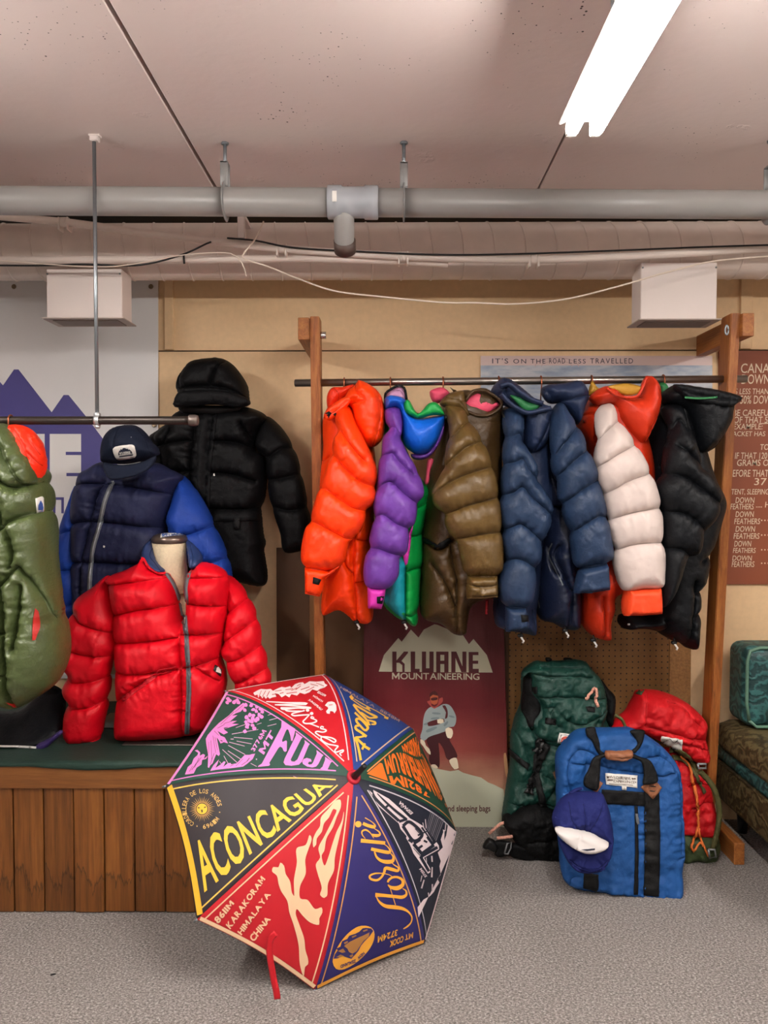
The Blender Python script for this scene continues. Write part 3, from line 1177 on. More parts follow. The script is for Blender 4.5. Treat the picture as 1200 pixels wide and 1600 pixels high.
solo(mesh_obj('cable', *tube(line3([(-60, 414), (60, 415), (130, 413), (220, 414), (290, 396), (322, 381), (330, 378)], CY - 0.02), 0.0035, 8), M_BLACK),
     'black cable drooping behind the hanging rod beneath the conduits', 'cable')
solo(mesh_obj('cable', *tube(line3([(355, 372), (400, 376), (450, 386), (560, 393), (690, 398), (800, 397), (950, 392), (1100, 386), (1260, 381)], CY - 0.022), 0.0035, 8), M_BLACK),
     'black cable running right along the conduits below the duct', 'cable')
solo(mesh_obj('wire', *tube(line3([(412, 346), (400, 372), (384, 392), (378, 401), (420, 417), (470, 437), (520, 454), (600, 464), (700, 473), (742, 473), (800, 475), (880, 468), (960, 449), (1040, 426), (1110, 409), (1180, 402), (1260, 397)], 2.9), 0.0032, 8), M_WIRE),
     'loose white wire drooping across the upper wall in front of the right vent box', 'cable')
solo(mesh_obj('wire', *tube(line3([(-60, 402), (60, 412), (150, 417), (200, 414), (290, 398), (360, 396), (372, 402), (382, 420), (385, 432)], CY - 0.03), 0.0022, 8), M_WIRE),
     'thin pale wire looping along the lower conduit to the tie point', 'cable')
b0 = P(375, 350, 2.95)
solo(mesh_obj('pipe_bracket', *join(span(P(371, 371, 2.9), P(381, 336, 2.9) + (0, 0.03, 0), 0.002), span(P(371, 336, 2.9), P(381, 330, 2.9) + (0, 0.16, 0), 0.002)), M_VENT, None, False),
     'short white bracket between the drain pipe and the duct', 'bracket')

# ------------------------------------------------------------------ left hanging rail
RY = 2.5
rt = thing('hanging_rail', 'dark iron garment rail hung from the ceiling by a thin rod, left side', 'clothes rail', P(152, 657, RY))
rz = P(152, 657, RY)[2]
ex = P(300, 657, RY)[0]
mesh_obj('rail', *tube([(-2.4, RY, rz), (ex, RY, rz)], 0.0135, 24), M_BLACKPIPE, rt)
mesh_obj('end_cap', *lathe((ex - 0.01, RY, rz), [(0.016, 0), (0.0185, 0.003), (0.0185, 0.022), (0.016, 0.029), (0.009, 0.031)], 24, (1, 0, 0)), M_CAST, rt)
top = P(147, 232, RY)
rodx = P(152, 655, RY)[0]
mesh_obj('threaded_rod', *tube([(rodx, RY - 0.001, rz), (rodx, RY, CEIL_Z)], 0.0062, 10), M_ZINC, rt)
mesh_obj('ceiling_anchor', *join(span((rodx - 0.012, RY - 0.012, CEIL_Z - 0.022), (rodx + 0.016, RY + 0.012, CEIL_Z - 0.004), 0.003), span((rodx - 0.016, RY - 0.008, CEIL_Z - 0.006), (rodx + 0.02, RY + 0.014, CEIL_Z + 0.001), 0.001)), M_VENT, rt, False)
mesh_obj('rod_clamp', *join(lathe((rodx, RY, rz + 0.012), [(0.011, 0), (0.012, 0.004), (0.012, 0.011), (0.008, 0.013)], 6), tube([(rodx - 0.007, RY, rz), (rodx + 0.007, RY, rz)], 0.0185, 18), lathe((rodx, RY, rz - 0.026), [(0.007, 0), (0.01, 0.003), (0.01, 0.009)], 6)), plain('galvanised', '#c3c6c8', 0.35, 0.8), rt)

# ------------------------------------------------------------------ wooden coat rack
ct = thing('coat_rack', 'large stained wooden coat rack with steel rail holding seven down jackets', 'coat rack', (0.53, 3.2, 0))
YB, YT = 3.21, 3.0
tz = P(491, 494, 3.0)[2]


def lean_post(xt, xb, ztop):
    w, d = 0.019, 0.089
    V = []
    for z, x, y in ((0.0, xb, YB), (ztop, xt, YT)):
        V += [(x - w, y, z), (x + w, y, z), (x + w, y + d, z), (x - w, y + d, z)]
    bm = bmesh.new()
    vs = [bm.verts.new(v) for v in V]
    for f in ((3, 2, 1, 0), (4, 5, 6, 7), (0, 1, 5, 4), (1, 2, 6, 5), (2, 3, 7, 6), (3, 0, 4, 7)):
        bm.faces.new([vs[i] for i in f])
    bmesh.ops.bevel(bm, geom=list(bm.edges), offset=0.003, segments=2, affect='EDGES')
    bm.verts.index_update()
    r = np.array([v.co[:] for v in bm.verts]), [[v.index for v in f.verts] for f in bm.faces]
    bm.free()
    return r


xl = P(491.5, 500, 3.0)[0]
xr = P(1150, 490, 3.0)[0]
xrb = 1.345
mesh_obj('post', *lean_post(xl, xl + 0.004, tz), M_POST, ct, False)
mesh_obj('post', *lean_post(xr, xrb, P(1150, 489, 3.0)[2]), M_POST, ct, False)
az1 = tz - 0.008
mesh_obj('wall_arm', *span((xl - 0.019 - 0.044, 2.985, az1 - 0.085), (xl - 0.0195, WALL_Y, az1), 0.002), M_ARM, ct, False)
az2 = P(1168, 489, 2.985)[2]
mesh_obj('wall_arm', *span((xr + 0.0195, 2.985, az2 - 0.088), (xr + 0.064, WALL_Y - 0.017, az2), 0.002), M_ARM, ct, False)
fx = P(1155.5, 1340, 3.025)[0]
mesh_obj('foot', *span((fx - 0.021, 3.025, 0), (fx + 0.021, 3.42, 0.088), 0.003), M_ARM, ct, False)
mesh_obj('foot', *span((xl - 0.064, 3.06, 0), (xl - 0.022, 3.42, 0.088), 0.003), M_ARM, ct, False)
RKY = 3.07
r0, r1 = P(461, 598.5, RKY), P(1166, 592, RKY)
mesh_obj('rail', *tube([r0, r1], 0.0148, 24), M_STEEL, ct)
mesh_obj('rail_end', *lathe(r0 - (0.002, 0, 0), [(0.0105, 0), (0.0105, 0.003)], 20, (1, 0, 0)), M_BLACK, ct)
eb = P(1138, 516, 2.99)
mesh_obj('eye_ring', *tube([eb + (-0.008 + 0.006 * math.cos(a), -0.004, 0.018 * math.sin(a)) for a in np.linspace(0, 2 * math.pi, 24)] + np.array([0.0, 0.0, 0.0]), 0.0035, 8), M_ZINC, ct)
sb = P(499, 524, 3.03)
mesh_obj('bolt_sleeve', *tube([sb + (-0.002, 0, 0), sb + (0.026, 0, 0)], 0.014, 20), plain('bright_steel', '#cfcac5', 0.25, 0.9), ct)


def rail_at(x):
    return r0 + (r1 - r0) * ((P(x, 597, RKY)[0] - r0[0]) / (r1[0] - r0[0]))


def hanger(px, c, rad, label, group, Yc, mat=M_COPPER, drop=0.1):
    """a wire hanger: hook over the rail, neck and a shoulder bar lost inside the jacket"""
    h = thing('coat_hanger', label, 'hanger', c, group)
    R = rad + 0.004
    arc = [c + (0, R * math.cos(a), R * math.sin(a)) for a in np.linspace(-0.3, math.pi, 16)]
    arc += [c + (0, -R, -0.02), c + (0, -0.004, -0.05), c + (0, 0, -drop)]
    mesh_obj('hook', *tube(arc, 0.0026, 8), mat, h)
    bar = [c + (0, -0.17, -drop - 0.06), c + (0, -0.08, -drop - 0.02), c + (0, 0, -drop), c + (0, 0.08, -drop - 0.02), c + (0, 0.17, -drop - 0.06)]
    mesh_obj('shoulder_bar', *tube(bar, 0.006, 8), M_BLACK, h)
    return h


for hx, nm in ((538, 'orange'), (610, 'purple and green'), (692, 'olive brown'), (779, 'hooded slate blue'), (845, 'hoodless slate blue'), (924, 'stone and rust'), (1036, 'black')):
    hanger(hx, rail_at(hx), 0.0148, 'copper-coloured wire hook on the steel rail holding the %s jacket' % nm, 'wire hangers on the wooden rack', RKY)

# ------------------------------------------------------------------ helpers for jackets
SY, BY = 2.86, 3.08      # depth of the near sleeves and of the bodies behind them


def toggle(parent, x, y, Y=3.0):
    c = P(x, y, Y)
    t = mesh_obj('cord_toggle', *join(box(c, (0.022, 0.016, 0.014), 0.004), tube([c + (0, 0, 0.02), c + (0.002, -0.004, 0)], 0.003, 6)), M_BLACK, parent)
    mesh_obj('cord', *tube([c, c + (0.006, -0.006, -0.012), c + (0.012, -0.006, -0.02), c + (0.008, -0.006, -0.028)], 0.004, 8), M_WHITE, t)


# orange jacket
g7 = 'down jackets hanging side-on from the wooden rack'
t = thing('down_jacket', 'bright orange quilted down jacket at the left end of the wooden rack', 'jacket', P(538, 960, BY), g7)
puff('body', T('A 185,275 250,190 420,230 515,640 500,850 497,1000 485,1300 478,1565 380,1562 330,1520 280,1490 180,1520 178,1300 165,1000 158,700 178,500'), BY, 0.16, 0.10, M_ORANGE, t,
     [T('A 440,900 395,1000 378,1100 378,1250 392,1400 400,1560'), T('A 180,560 200,560 230,540'), T('A 378,1250 330,1180 318,1090'), T('A 390,1300 440,1295 490,1300'), T('A 400,1040 440,1050 497,1040')], q=0.25, wq=0.03)
puff('hood', T('A 300,215 332,130 380,85 402,58 480,90 540,150 566,260 560,380 540,440 490,475 430,455 400,395 370,330 352,230'), 2.97, 0.11, 0.06, M_ORANGE, t,
     [T('A 500,95 532,180 540,270 520,390 490,470'), T('A 385,90 392,140 440,195 365,215')], q=0.18, wq=0.03)
puff('collar', T('A 203,160 232,105 300,98 372,84 335,150 300,172 262,215 215,240'), 3.02, 0.05, 0.04, M_ORANGE_IN, t, [T('A 250,110 280,150 270,200')], q=0.3)
puff('storm_flap', T('A 188,262 250,200 310,163 362,160 335,215 280,262 222,308 186,290'), 2.9, 0.02, 0.012, M_ORANGE, t, [T('A 200,285 260,250 330,190')], q=0.3, wq=0.012)
sl = puff('sleeve', T('A 268,240 335,228 378,330 435,440 502,590 510,665 505,720 500,800 452,872 442,912 386,1034 340,1062 322,1130 308,1182 215,1248 66,1224 48,1170 70,1000 100,935 120,868 160,730 178,690 204,610 235,522 250,430 272,380 262,300'), SY, 0.085, 0.065, M_ORANGE, t,
          [T('A 300,383 340,440 400,520 447,566'), T('A 234,522 262,540 330,620 420,692 506,722'), T('A 160,726 195,735 290,800 370,852 452,872'), T('A 98,935 130,942 250,1000 340,1044 388,1034'), T('A 60,1225 140,1228 220,1248')],
          q=0.42, wq=0.05, scal=2.0)
decal('snap', [T('A 205,535 222,535 222,552 205,552')], [sl], M_WHITE, t, 0.004, thick=0.003)
cf = puff('cuff', T('A 64,1226 140,1222 215,1246 300,1190 312,1180 275,1232 190,1300 176,1370 158,1410 66,1392'), SY, 0.055, 0.03, M_ORANGE, t, [T('A 75,1375 150,1392')], q=0.3, wq=0.02)
decal('hook_and_loop_tab', [T('A 118,1286 166,1300 150,1336 115,1326')], [cf], M_WEB, t, 0.004, thick=0.004)
sf = [o for o in t.children if o.name.startswith('storm')]
decal('hook_and_loop_tab', [T('A 196,268 214,250 232,262 214,292'), T('A 218,298 258,262 268,272 236,306')], sf, M_WEB, t, 0.004, thick=0.004)
toggle(t, 557, 972)

# purple and green jacket
t = thing('down_jacket', 'multicoloured down jacket with purple sleeve, green side and blue hood', 'jacket', P(615, 960, BY), g7)
body = puff('body', T('A 560,200 640,230 680,440 705,510 765,640 832,735 842,790 826,860 802,1010 797,1200 782,1300 772,1490 757,1580 690,1562 560,1452 560,1380 520,1200 520,900 545,560 555,400'), BY, 0.16, 0.09, M_GREEN, t,
            [T('A 840,800 810,830 770,850'), T('A 800,1012 760,1022 715,1020'), T('A 782,1225 740,1222 690,1235'), T('A 770,1500 730,1510 690,1500'), T('A 690,1210 688,1400 692,1560')], q=0.3, wq=0.04, scal=1.5)
decal('front_panel', [T('A 545,1420 590,1340 648,1168 670,1165 692,1212 688,1400 692,1556 620,1498')], [body], M_TEAL, t, 0.006, thick=0.008, label='teal lower front panel')
decal('side_panel', [T('A 680,1160 712,1010 738,965 728,1060 705,1200 690,1212')], [body], M_MAGENTA, t, 0.006, thick=0.006, label='magenta side strip')
puff('collar', T('A 562,170 600,120 655,88 684,100 704,185 690,200 640,190 575,195'), 3.03, 0.05, 0.03, M_LILAC, t, [T('A 612,128 660,130 690,175')], q=0.2)
puff('collar_trim', band_poly(T('A 566,190 570,140 600,115 655,90 685,104 702,180'), 4.0), 2.985, 0.006, 0.004, M_BLACKN, t, smooth=False, pucker=0, crumple=0)
puff('hood', T('A 565,170 600,152 690,176 720,262 780,292 936,278 941,300 904,420 842,502 772,522 704,482 672,430 664,300 645,238 570,240'), 2.95, 0.10, 0.07, M_BLUE, t,
     [T('A 690,180 700,240 760,300'), T('A 570,240 640,232 662,262')], q=0.15, wq=0.02)
puff('hood_brim', T('A 690,186 712,178 772,262 842,200 884,194 936,272 860,276 780,297 730,280 690,248'), 2.89, 0.03, 0.015, M_GREEN, t, [T('A 770,264 776,296')], q=0.3, label='green hood brim')
puff('hood_trim', T('A 728,520 820,512 880,450 938,300 940,310 930,390 882,492 822,548 742,548'), 2.95, 0.03, 0.02, M_PURPLE, t, [T('A 860,460 885,485')], q=0.2)
decal('drawcord', [band_poly([(668.5, 718), (663, 735), (666, 752)], 3)], [body], M_PINK, t, 0.01)
puff('cord_tunnel', T('A 838,545 868,552 850,620 835,705 815,705 822,640'), 2.99, 0.012, 0.01, M_PINK, t, label='pink cord tunnel')
puff('sleeve', T('A 575,242 650,236 667,300 668,420 692,500 762,620 803,760 772,830 742,960 718,985 708,1060 692,1150 655,1165 642,1280 580,1352 460,1342 440,1290 446,1180 470,1100 474,1050 500,920 500,820 510,740 522,690 537,540 552,490 562,420 588,360 574,300'), SY, 0.08, 0.06, M_PURPLE, t,
     [T('A 588,362 615,350 640,365 667,420'), T('A 543,527 585,520 612,515 660,572 745,645'), T('A 510,738 555,705 600,690 680,760 772,830'), T('A 498,916 550,893 640,950 720,985'), T('A 470,1102 530,1105 600,1130 692,1156')],
     q=0.42, wq=0.05, scal=2.0)
cf = puff('cuff', T('A 455,1340 575,1350 562,1420 545,1486 460,1482'), SY, 0.05, 0.03, M_MAGENTA, t, [T('A 460,1470 545,1474')], q=0.2, wq=0.01, label='magenta cuff')
decal('hook_and_loop_tab', [T('A 517,1410 558,1407 545,1455 517,1450')], [cf], M_WEB, t, 0.004, thick=0.004)
toggle(t, 631, 972)

# olive brown jacket
t = thing('down_jacket', 'glossy olive brown down jacket with pink lining, third on the wooden rack', 'jacket', P(700, 980, BY), g7)
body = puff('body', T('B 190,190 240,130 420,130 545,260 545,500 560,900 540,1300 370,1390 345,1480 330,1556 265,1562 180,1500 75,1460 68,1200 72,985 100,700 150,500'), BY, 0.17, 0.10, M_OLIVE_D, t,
            [T('B 262,1220 264,1400 272,1560'), T('B 225,1010 240,1120 265,1222'), T('B 70,990 160,1048 240,992'), T('B 120,1130 190,1220 262,1380'), T('B 230,380 215,480 205,560')], q=0.25, wq=0.03)
decal('pocket_flap', [T('B 72,985 100,995 165,1035 238,992 244,1000 210,1040 165,1062 120,1040 72,1010')], [body], M_BLACKN, t, 0.008, thick=0.006)
puff('collar_lining', T('B 120,122 150,103 200,98 242,138 195,180 165,192 138,182'), 3.05, 0.04, 0.03, M_PINK, t, label='pink collar lining')
puff('collar', T('B 178,195 210,150 250,128 322,118 334,180 358,285 300,240 230,225'), 2.93, 0.06, 0.04, M_OLIVE, t, [T('B 215,160 290,190 345,250')], q=0.2, wq=0.03)
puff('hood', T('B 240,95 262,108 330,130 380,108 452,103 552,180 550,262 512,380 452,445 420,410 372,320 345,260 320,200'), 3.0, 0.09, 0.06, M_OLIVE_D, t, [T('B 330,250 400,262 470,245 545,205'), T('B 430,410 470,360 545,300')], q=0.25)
puff('hood_lining', T('B 328,182 352,158 412,128 452,148 538,200 520,216 470,248 400,246 345,232'), 2.93, 0.02, 0.03, M_PINK, t, label='pink hood lining')
puff('hood_rim', band_poly(T('B 330,180 380,120 450,118 548,186 540,215 470,262 400,262 345,240'), 5.0), 2.905, 0.014, 0.01, M_OLIVE_D, t, smooth=False)
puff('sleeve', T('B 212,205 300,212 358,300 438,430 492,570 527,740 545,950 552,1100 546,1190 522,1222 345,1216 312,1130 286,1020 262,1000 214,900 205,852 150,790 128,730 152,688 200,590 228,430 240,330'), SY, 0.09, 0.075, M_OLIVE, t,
     [T('B 245,395 300,340 356,300'), T('B 205,568 270,505 340,452 436,420'), T('B 132,740 200,682 330,616 492,570'), T('B 208,852 245,835 350,795 530,750'), T('B 262,1002 340,982 430,966 548,955'), T('B 330,1215 430,1212 530,1212')],
     q=0.42, wq=0.055, scal=2.0)
puff('cuff', T('B 344,1215 430,1212 522,1210 527,1280 525,1346 430,1352 340,1357 334,1290'), SY, 0.065, 0.035, M_OLIVE, t, [T('B 342,1335 430,1332 524,1325'), T('B 340,1260 430,1275 525,1262')], q=0.25, wq=0.02, pucker=0.006)
puff('zip_pull', T('B 452,1362 470,1362 465,1448 450,1446'), 2.99, 0.006, 0.004, plain('red_tag', '#b01724', 0.5), t, smooth=False, label='red zip pull')

# hooded slate blue jacket
t = thing('down_jacket', 'slate blue down jacket with hood showing dark green lining, on the rack', 'jacket', P(800, 985, BY), g7)
body = puff('body', T('C 90,220 200,200 340,260 380,500 400,760 330,1000 300,1300 288,1380 280,1532 230,1525 110,1500 60,1480 40,1400 95,900 100,500'), BY, 0.15, 0.09, M_SLATE_D, t, [T('C 240,1370 262,1440 272,1530')], q=0.3)
puff('hood', T('C 22,130 90,40 140,50 200,95 310,182 372,212 382,242 372,330 340,430 270,482 222,462 205,300 190,235 100,200'), 2.95, 0.10, 0.07, M_SLATE_D, t,
     [T('C 370,230 340,330 270,470'), T('C 95,60 100,140 190,225 375,235')], q=0.15, wq=0.03)
puff('hood_lining', T('C 138,140 190,150 250,180 318,192 300,218 235,238 170,180'), 2.86, 0.012, 0.03, M_FOREST, t, label='green hood lining')
puff('hood_rim', band_poly(T('C 75,90 130,75 190,120 260,165 330,190'), 9.0), 2.85, 0.018, 0.012, M_SLATE_D, t, smooth=False)
puff('hood_rim', band_poly(T('C 85,130 135,185 190,222 240,242 330,225 378,215'), 8.0), 2.845, 0.018, 0.012, M_SLATE_D, t, smooth=False)
puff('sleeve', T('C 116,228 200,234 212,320 207,390 230,450 284,540 302,640 372,770 382,835 342,950 322,1000 312,1080 287,1150 277,1250 242,1370 110,1366 84,1320 74,1250 92,1150 110,1085 95,1000 94,920 80,800 84,720 94,540 104,380 100,280'), SY, 0.085, 0.06, M_SLATE, t,
     [T('C 104,382 150,378 182,368 212,402'), T('C 93,542 150,530 202,515 232,570 294,635'), T('C 84,722 140,705 192,672 262,742 380,842'), T('C 92,925 140,900 182,884 218,902 325,998'), T('C 100,1108 150,1085 192,1090 288,1148'), T('C 100,1366 170,1362 245,1372')],
     q=0.42, wq=0.05, scal=2.0)
cf = puff('cuff', T('C 110,1366 225,1364 246,1440 246,1490 180,1508 110,1516'), SY, 0.06, 0.03, M_SLATE, t, [T('C 112,1500 180,1494 245,1476')], q=0.25, wq=0.015)
decal('hook_and_loop_tab', [T('C 200,1416 240,1420 242,1455 206,1460')], [cf], M_WEB, t, 0.004, thick=0.004)
toggle(t, 813, 993)

# hoodless slate blue jacket
t = thing('down_jacket', 'slate blue down jacket with flat collar and dark navy body, middle right of the rack', 'jacket', P(870, 985, BY), g7)
body = puff('body', T('C 285,540 330,400 440,300 520,420 600,700 560,1000 540,1200 522,1490 440,1492 380,1460 310,1438 290,1300 290,1000 300,720'), BY, 0.16, 0.09, M_NAVY_D, t,
            [T('C 382,1000 360,1060 400,1150 445,1245'), T('C 455,1250 450,1380 445,1490'), T('C 290,760 350,780 440,790'), T('C 330,1010 345,1120 370,1160'), T('C 300,560 350,600 390,700')], q=0.3, wq=0.03)
decal('pocket_zip', [band_poly(T('C 384,1000 362,1060 402,1150 445,1245'), 2.0)], [body], M_ZIP, t, 0.003)
decal('front_zip', [band_poly(T('C 300,1165 295,1270 312,1375'), 1.4)], [body], M_ZIP2, t, 0.003)
puff('collar', T('C 318,104 350,82 450,70 540,58 592,142 572,205 530,312 480,262 420,192 372,190 330,150'), 2.98, 0.09, 0.05, M_SLATE_D, t, [T('C 365,187 450,178 520,160 592,140'), T('C 325,112 345,140 372,187')], q=0.3, wq=0.03)
decal('care_label', [T('C 333,124 372,120 374,134 336,138')], [t.children[-1]], M_LABEL, t, 0.003)
puff('sleeve', T('C 384,232 430,190 482,260 532,330 582,450 642,600 657,680 692,820 712,950 727,1090 702,1116 560,1142 520,1142 504,1060 488,960 482,920 450,840 440,780 420,740 418,650 392,600 384,560 375,400'), SY, 0.09, 0.065, M_SLATE, t,
     [T('C 395,480 450,402 522,320'), T('C 402,612 480,532 582,456'), T('C 440,765 530,690 638,635'), T('C 484,938 560,880 640,840 695,850'), T('C 520,1142 600,1125 705,1108')], q=0.42, wq=0.055, scal=2.0)
puff('cuff', T('C 535,1160 560,1142 702,1112 708,1200 716,1272 600,1290 510,1294 514,1250'), SY - 0.01, 0.06, 0.03, M_SLATE, t, [T('C 515,1280 600,1274 714,1258')], q=0.25, wq=0.015)
toggle(t, 883, 985)

# stone and rust jacket
t = thing('down_jacket', 'rust orange down jacket with pale stone sleeve and rust cuff', 'jacket', P(950, 995, BY), g7)
body = puff('body', T('D 48,292 130,170 300,200 440,500 420,1000 300,1250 240,1290 238,1350 218,1420 210,1522 120,1502 45,1392 60,1200 110,900 150,700 138,560 100,450 48,352'), BY, 0.16, 0.09, M_RUST, t,
            [T('D 140,1262 150,1380 165,1515'), T('D 50,290 80,286 130,295'), T('D 150,180 120,290 110,420')], q=0.3, wq=0.03)
decal('snap', [T('D 78,308 90,308 90,320 78,320')], [body], plain('dark_red_snap', '#7d1d10', 0.4), t, 0.004, thick=0.004)
puff('collar_lining', T('D 126,88 104,172 140,160 172,140 150,120'), 3.02, 0.02, 0.02, M_GOLD, t, label='gold collar lining')
puff('hood', T('D 110,182 205,118 300,170 380,182 400,120 430,60 492,122 497,232 462,340 402,440 372,432 270,312 240,232 150,222'), 2.95, 0.10, 0.07, M_RUST, t,
     [T('D 470,120 490,220 440,330 395,430'), T('D 205,125 240,175 390,185')], q=0.18, wq=0.03)
puff('hood_lining', T('D 215,122 330,104 402,128 378,160 330,172 270,158'), 2.9, 0.012, 0.02, M_GOLD, t, label='gold hood lining')
puff('hood_rim', band_poly(T('D 205,128 250,165 330,182 380,172 405,125 430,66'), 5.0), 2.86, 0.014, 0.01, M_RUST, t, smooth=False)
puff('sleeve', T('D 154,262 190,226 226,224 268,310 358,440 442,600 482,720 500,800 507,970 516,1040 516,1150 502,1230 400,1238 300,1246 270,1190 244,1050 250,1030 234,960 214,890 210,850 184,720 145,600 138,552 154,430'), SY - 0.01, 0.09, 0.075, M_STONE, t,
     [T('D 158,415 210,352 268,312'), T('D 142,572 250,500 357,445'), T('D 180,722 300,650 442,602'), T('D 208,862 300,826 440,800 498,796'), T('D 246,1032 310,1000 400,986 508,986')], q=0.42, wq=0.055, scal=2.0)
puff('cuff', T('D 310,1242 400,1236 496,1230 502,1300 508,1382 400,1390 300,1394 296,1330'), SY - 0.01, 0.065, 0.03, M_RUST_CUFF, t, [T('D 300,1382 400,1378 506,1370')], q=0.25, wq=0.012, label='rust orange cuff')
toggle(t, 927, 1000)

# black hooded jacket
t = thing('down_jacket', 'black hooded down jacket at the right end of the wooden rack', 'jacket', P(1030, 1000, BY), g7)
body = puff('body', T('D 490,182 600,150 700,400 770,620 830,762 800,900 752,1050 740,1122 722,1200 702,1252 692,1440 670,1568 600,1542 480,1480 400,1456 293,1456 298,1400 400,1380 440,1000 430,800 440,400'), BY, 0.17, 0.09, M_BLACKN, t,
            [T('D 620,1180 625,1300 612,1400 610,1540'), T('D 625,1260 660,1245 700,1250'), T('D 612,1400 650,1370 695,1365'), T('D 745,1050 700,1060 660,1080'), T('D 470,1390 490,1430 478,1470'), T('D 460,570 500,580 540,600')], q=0.3, wq=0.04, scal=1.5)
decal('snap', [T('D 324,1438 336,1438 336,1448 324,1448')], [body], M_WHITE, t, 0.004, thick=0.003)
puff('collar_lining', T('D 488,112 520,98 548,122 540,152 500,182'), 3.04, 0.03, 0.02, M_FOREST, t, label='green collar lining')
puff('hood', T('D 508,172 580,112 680,120 850,150 932,182 932,212 902,232 882,320 822,430 772,482 702,492 662,350 622,260 520,212'), 2.95, 0.11, 0.07, M_BLACKN, t,
     [T('D 900,235 870,330 770,470'), T('D 585,118 650,195 800,232 905,232')], q=0.2, wq=0.03)
puff('hood_rim', T('D 575,112 680,118 850,150 930,180 932,210 900,235 800,232 650,196'), 2.86, 0.03, 0.015, M_BLACKN, t, [T('D 620,150 720,175 905,205')], q=0.3, wq=0.015)
puff('hood_lining', band_poly(T('D 640,181 720,186 822,180'), 3.0), 2.82, 0.006, 0.004, M_FOREST, t, smooth=False, label='green hood lining edge')
puff('sleeve', T('D 518,242 600,230 642,330 692,450 732,570 802,660 832,762 800,850 742,930 702,1050 642,1082 600,1200 560,1290 508,1342 498,1250 510,1000 504,820 480,700 515,600 540,430 556,350'), SY, 0.085, 0.065, M_BLACKN, t,
     [T('D 540,425 580,312 625,352'), T('D 580,450 640,500 730,570'), T('D 515,602 600,622 730,712 822,775'), T('D 502,812 600,822 700,890 748,936'), T('D 508,1014 600,1022 665,1072')], q=0.42, wq=0.05, scal=2.0)
puff('cuff', T('D 498,1250 560,1286 545,1310 512,1346 500,1330'), SY, 0.04, 0.02, M_BLACKN, t)
toggle(t, 1053, 1004)

# ------------------------------------------------------------------ platform
PFY = 2.66
px1 = P(305, 1440, PFY)[0]
pl = thing('display_platform', 'low display platform faced with stained brown planks, water marks at the bottom', 'platform', (-1.5, 3.0, 0))
ptop = 0.535
zb = P(150, 1231, PFY)[2]
w_ = 0.1072
for k in range(14):
    b = px1 - k * w_
    a = b - w_ + 0.004
    jit = (random.random() - 0.5) * 0.004
    mesh_obj('plank', *span((a, PFY + jit, 0.001 + random.random() * 0.004), (b, PFY + 0.02, zb + 0.005), 0.0025), M_PLANK, pl, False)
mesh_obj('top_board', *span((px1 - 1.55, PFY - 0.012, zb), (px1 + 0.004, PFY + 0.02, ptop), 0.004, 2), M_RAILBOARD, pl, False)
mesh_obj('end_panel', *span((px1 - 0.02, PFY + 0.021, 0), (px1, 3.425, ptop - 0.001), 0.002), M_PLANK, pl, False)
mesh_obj('deck', *span((px1 - 1.55, PFY + 0.021, ptop - 0.02), (px1 - 0.021, 3.425, ptop - 0.001)), M_BROWN, pl, False)
# the cloth over it
nx, ny = 60, 30
V, Fc = [], []
for j in range(ny):
    for i in range(nx):
        X = px1 - 1.545 + 1.54 * i / (nx - 1)
        v = j / (ny - 1)
        if v < 0.1:
            Yc, Zc = PFY - 0.016 - 0.002 * math.sin(i * 1.3), ptop - 0.012 + 0.018 * v / 0.1 - 0.006 * math.sin(i * 0.31) * (1 - v / 0.1)
        else:
            Yc, Zc = PFY - 0.016 + (3.42 - PFY + 0.016) * (v - 0.1) / 0.9, ptop + 0.006
        Zc += 0.0022 * float(n2(np.array([X * 14.0]), np.array([Yc * 14.0]))[0]) * (v >= 0.1)
        V.append((X, Yc, max(Zc, ptop + 0.0025) if v >= 0.1 else Zc))
for j in range(ny - 1):
    for i in range(nx - 1):
        a = j * nx + i
        Fc.append((a, a + 1, a + nx + 1, a + nx))
o = mesh_obj('cloth_cover', V, Fc, M_SHEET)
solo(o, 'dark green cloth sheet covering the top of the wooden platform', 'cloth')
m = o.modifiers.new('thickness', 'SOLIDIFY')
m.thickness = 0.002
m.offset = 1
CT = ptop + 0.008

# ------------------------------------------------------------------ logo artwork shared by signs and patches
LOGO_MTN = [(8, 408), (45, 290), (148, 168), (172, 195), (238, 108), (292, 165), (330, 108), (405, 70), (430, 75), (500, 105), (545, 140), (605, 140), (652, 212), (685, 175), (780, 290), (822, 415), (400, 412)]
LOGO_LET = {
    'K': [[(105, 265), (135, 265), (135, 328), (188, 265), (217, 265), (217, 275), (170, 332), (193, 352), (193, 412), (176, 412), (176, 362), (155, 345), (135, 345), (135, 412), (105, 412)]],
    'L': [[(236, 265), (268, 265), (268, 388), (300, 388), (300, 412), (236, 412)]],
    'U': [[(316, 265), (346, 265), (346, 384), (370, 384), (370, 265), (400, 265), (400, 412), (316, 412)]],
    'A': [[(418, 265), (448, 265), (448, 412), (418, 412)], [(476, 265), (506, 265), (506, 412), (476, 412)], [(448, 265), (476, 265), (476, 288), (448, 288)], [(448, 330), (476, 330), (476, 354), (448, 354)]],
    'N': [[(526, 265), (556, 265), (556, 412), (526, 412)], [(605, 265), (634, 265), (634, 412), (605, 412)], [(556, 265), (562, 265), (605, 370), (605, 412), (598, 412), (556, 310)]],
    'E': [[(650, 268), (720, 268), (720, 290), (680, 290), (680, 330), (718, 330), (718, 352), (680, 352), (680, 388), (722, 388), (722, 414), (650, 414)]],
}


def logo_map(pts, f):
    return f(np.array([((x - 8) / 814.0, (415 - y) / 345.0) for x, y in pts]))


